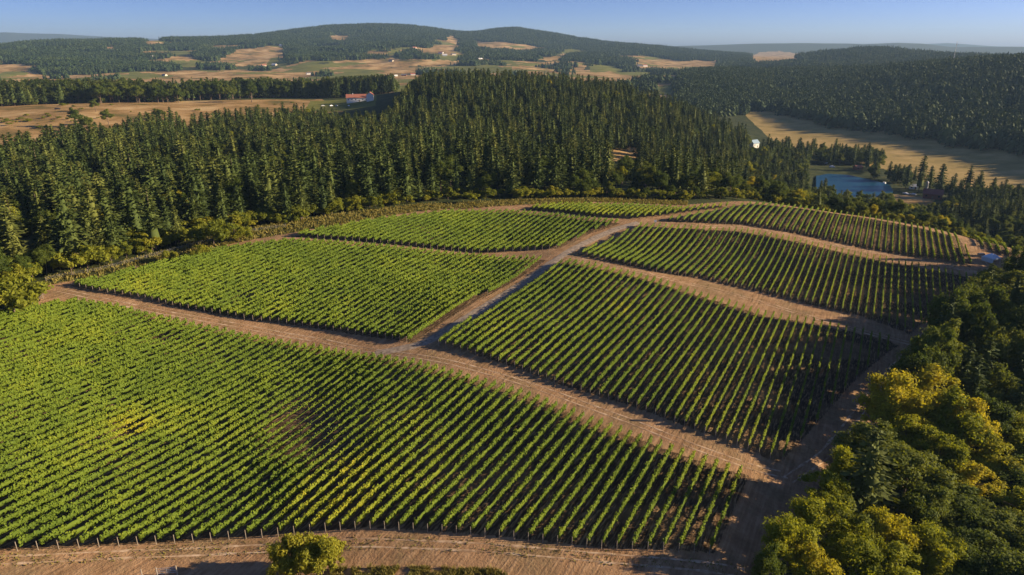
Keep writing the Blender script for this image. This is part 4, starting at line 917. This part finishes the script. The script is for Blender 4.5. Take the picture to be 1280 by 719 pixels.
# rail gate at the very bottom left of the headland
fx = [gp(178, 722), gp(197, 721), gp(222, 720)]
X, Y = fx[0]; z = float(terrain(X, Y)[0]); e = empty('farm_gate', (X, Y, z)); tag(e, 'metal rail gate between pale wooden posts at the bottom headland', 'gate')
for x, y in fx: MB().tube((x-X, y-Y, -.3), (x-X, y-Y, 1.5), .1, .09, 8).build('post', M['post'], e)
w = MB()
(x1, y1), (x2, y2) = fx[1], fx[2]
for hh in (.35, .65, .95, 1.25): w.tube((x1-X, y1-Y, hh), (x2-X, y2-Y, hh), .03, .03, 6)
for t in (.03, .5, .97): w.tube((x1+(x2-x1)*t-X, y1+(y2-y1)*t-Y, .3), (x1+(x2-x1)*t-X, y1+(y2-y1)*t-Y, 1.28), .03, .03, 6)
w.build('rail_panel', M['steel'], e)
# the bush at the lower edge
for px, py, s, lab in [(368,712,1.55,'left half of the leafy bush pair at the bottom edge'),(404,710,1.5,'right leafy bush of the pair at the bottom edge')]:
    X, Y = gp(px, py+8); z = float(terrain(X, Y)[0]); e = empty('bush', (X, Y, z-.3), 1.0*px); e.scale = (s*1.0, s*1.0, s*1.15); tag(e, lab.replace('left half of the leafy bush pair','left leafy bush of the pair'), 'bush')
    V, Fq = leafy_crown(500+px, 4.0, 2.3, 46, 11000, .10, .0); obj('crown', mesh_np('crown', V, Fq, [M['bush']]), e); obj('trunk', BUSH[0][1], e)
# grass strip along the bottom
def blades(name, P, n, h, label, w=.05):
    lo, hi = P.min(0), P.max(0); X = rng.uniform(lo[0], hi[0], n*3); Y = rng.uniform(lo[1], hi[1], n*3); k = inside(P, X, Y) & (fbm(X, Y, 5, 3, 41) > -.25); X, Y = X[k][:n], Y[k][:n]; n = len(X); Z = terrain(X, Y)
    a = rng.uniform(0, 6.28, n); hh = h*rng.uniform(.4, 1.3, n)*(1+.6*fbm(X, Y, 3, 2, 42)); hh = np.abs(hh)+.05; l = rng.normal(0, .4, (n, 2))*hh[:, None]
    B = np.stack([X, Y, Z-.02], 1); s = np.stack([np.cos(a), np.sin(a), 0*a], 1)*w*rng.uniform(.6, 2.2, n)[:, None]; tp = B+np.stack([l[:, 0], l[:, 1], hh], 1)
    V = np.stack([B-s, B+s, tp+s*.4, tp-s*.4], 1).reshape(-1, 3)
    o = obj(name, mesh_np(name, V, np.arange(len(V)).reshape(-1, 4), [M['grass']])); tag(o, label, 'grass', None, 'stuff')
blades('grass', gpoly([(415,712),(500,709),(620,713),(640,722),(600,745),(410,745)]), 16000, .5, 'rough grass strip along the bottom edge')
for tr in TRACKS[:4]:
    up = [(a_, b_-4.5) for a_, b_ in tr]; dn = [(a_, b_+5.5) for a_, b_ in tr][::-1]
    if tr is TRACKS[0]: up = [(a_, b_-9) for a_, b_ in tr]; dn = [(a_, b_+9) for a_, b_ in tr][::-1]
    blades('weeds', gpoly(up+dn, True), 2600, .16, 'sparse dry weeds on a dirt strip between the vine blocks', .07)
gE = gpoly([(58,357),(130,345),(200,327),(300,303),(420,282),(520,265),(640,257),(760,253),(860,257),(860,252),(760,248),(640,250),(520,256),(420,268),(300,287),(200,315),(130,333),(58,346)])
blades('edge_grass', gE, 60000, .6, 'dry grass verge between the vines and the forest edge', .13)

# ------------------------------------------------------------------ haze
hz = MB().box(-19000, 19000, -2500, 18500, -80, 420).build('haze', M['white'])
hz.data.materials.clear(); hm, n, l = mat('haze'); n.remove(n['Principled BSDF']); pv = n.new('ShaderNodeVolumePrincipled')
pv.inputs['Color'].default_value = (.42,.66,1.0,1); pv.inputs['Density'].default_value = .00005; pv.inputs['Anisotropy'].default_value = .1
l.new(pv.outputs[0], n['Material Output'].inputs['Volume']); hz.data.materials.append(hm); tag(hz, 'thin blue summer haze over the valley', kind='stuff')
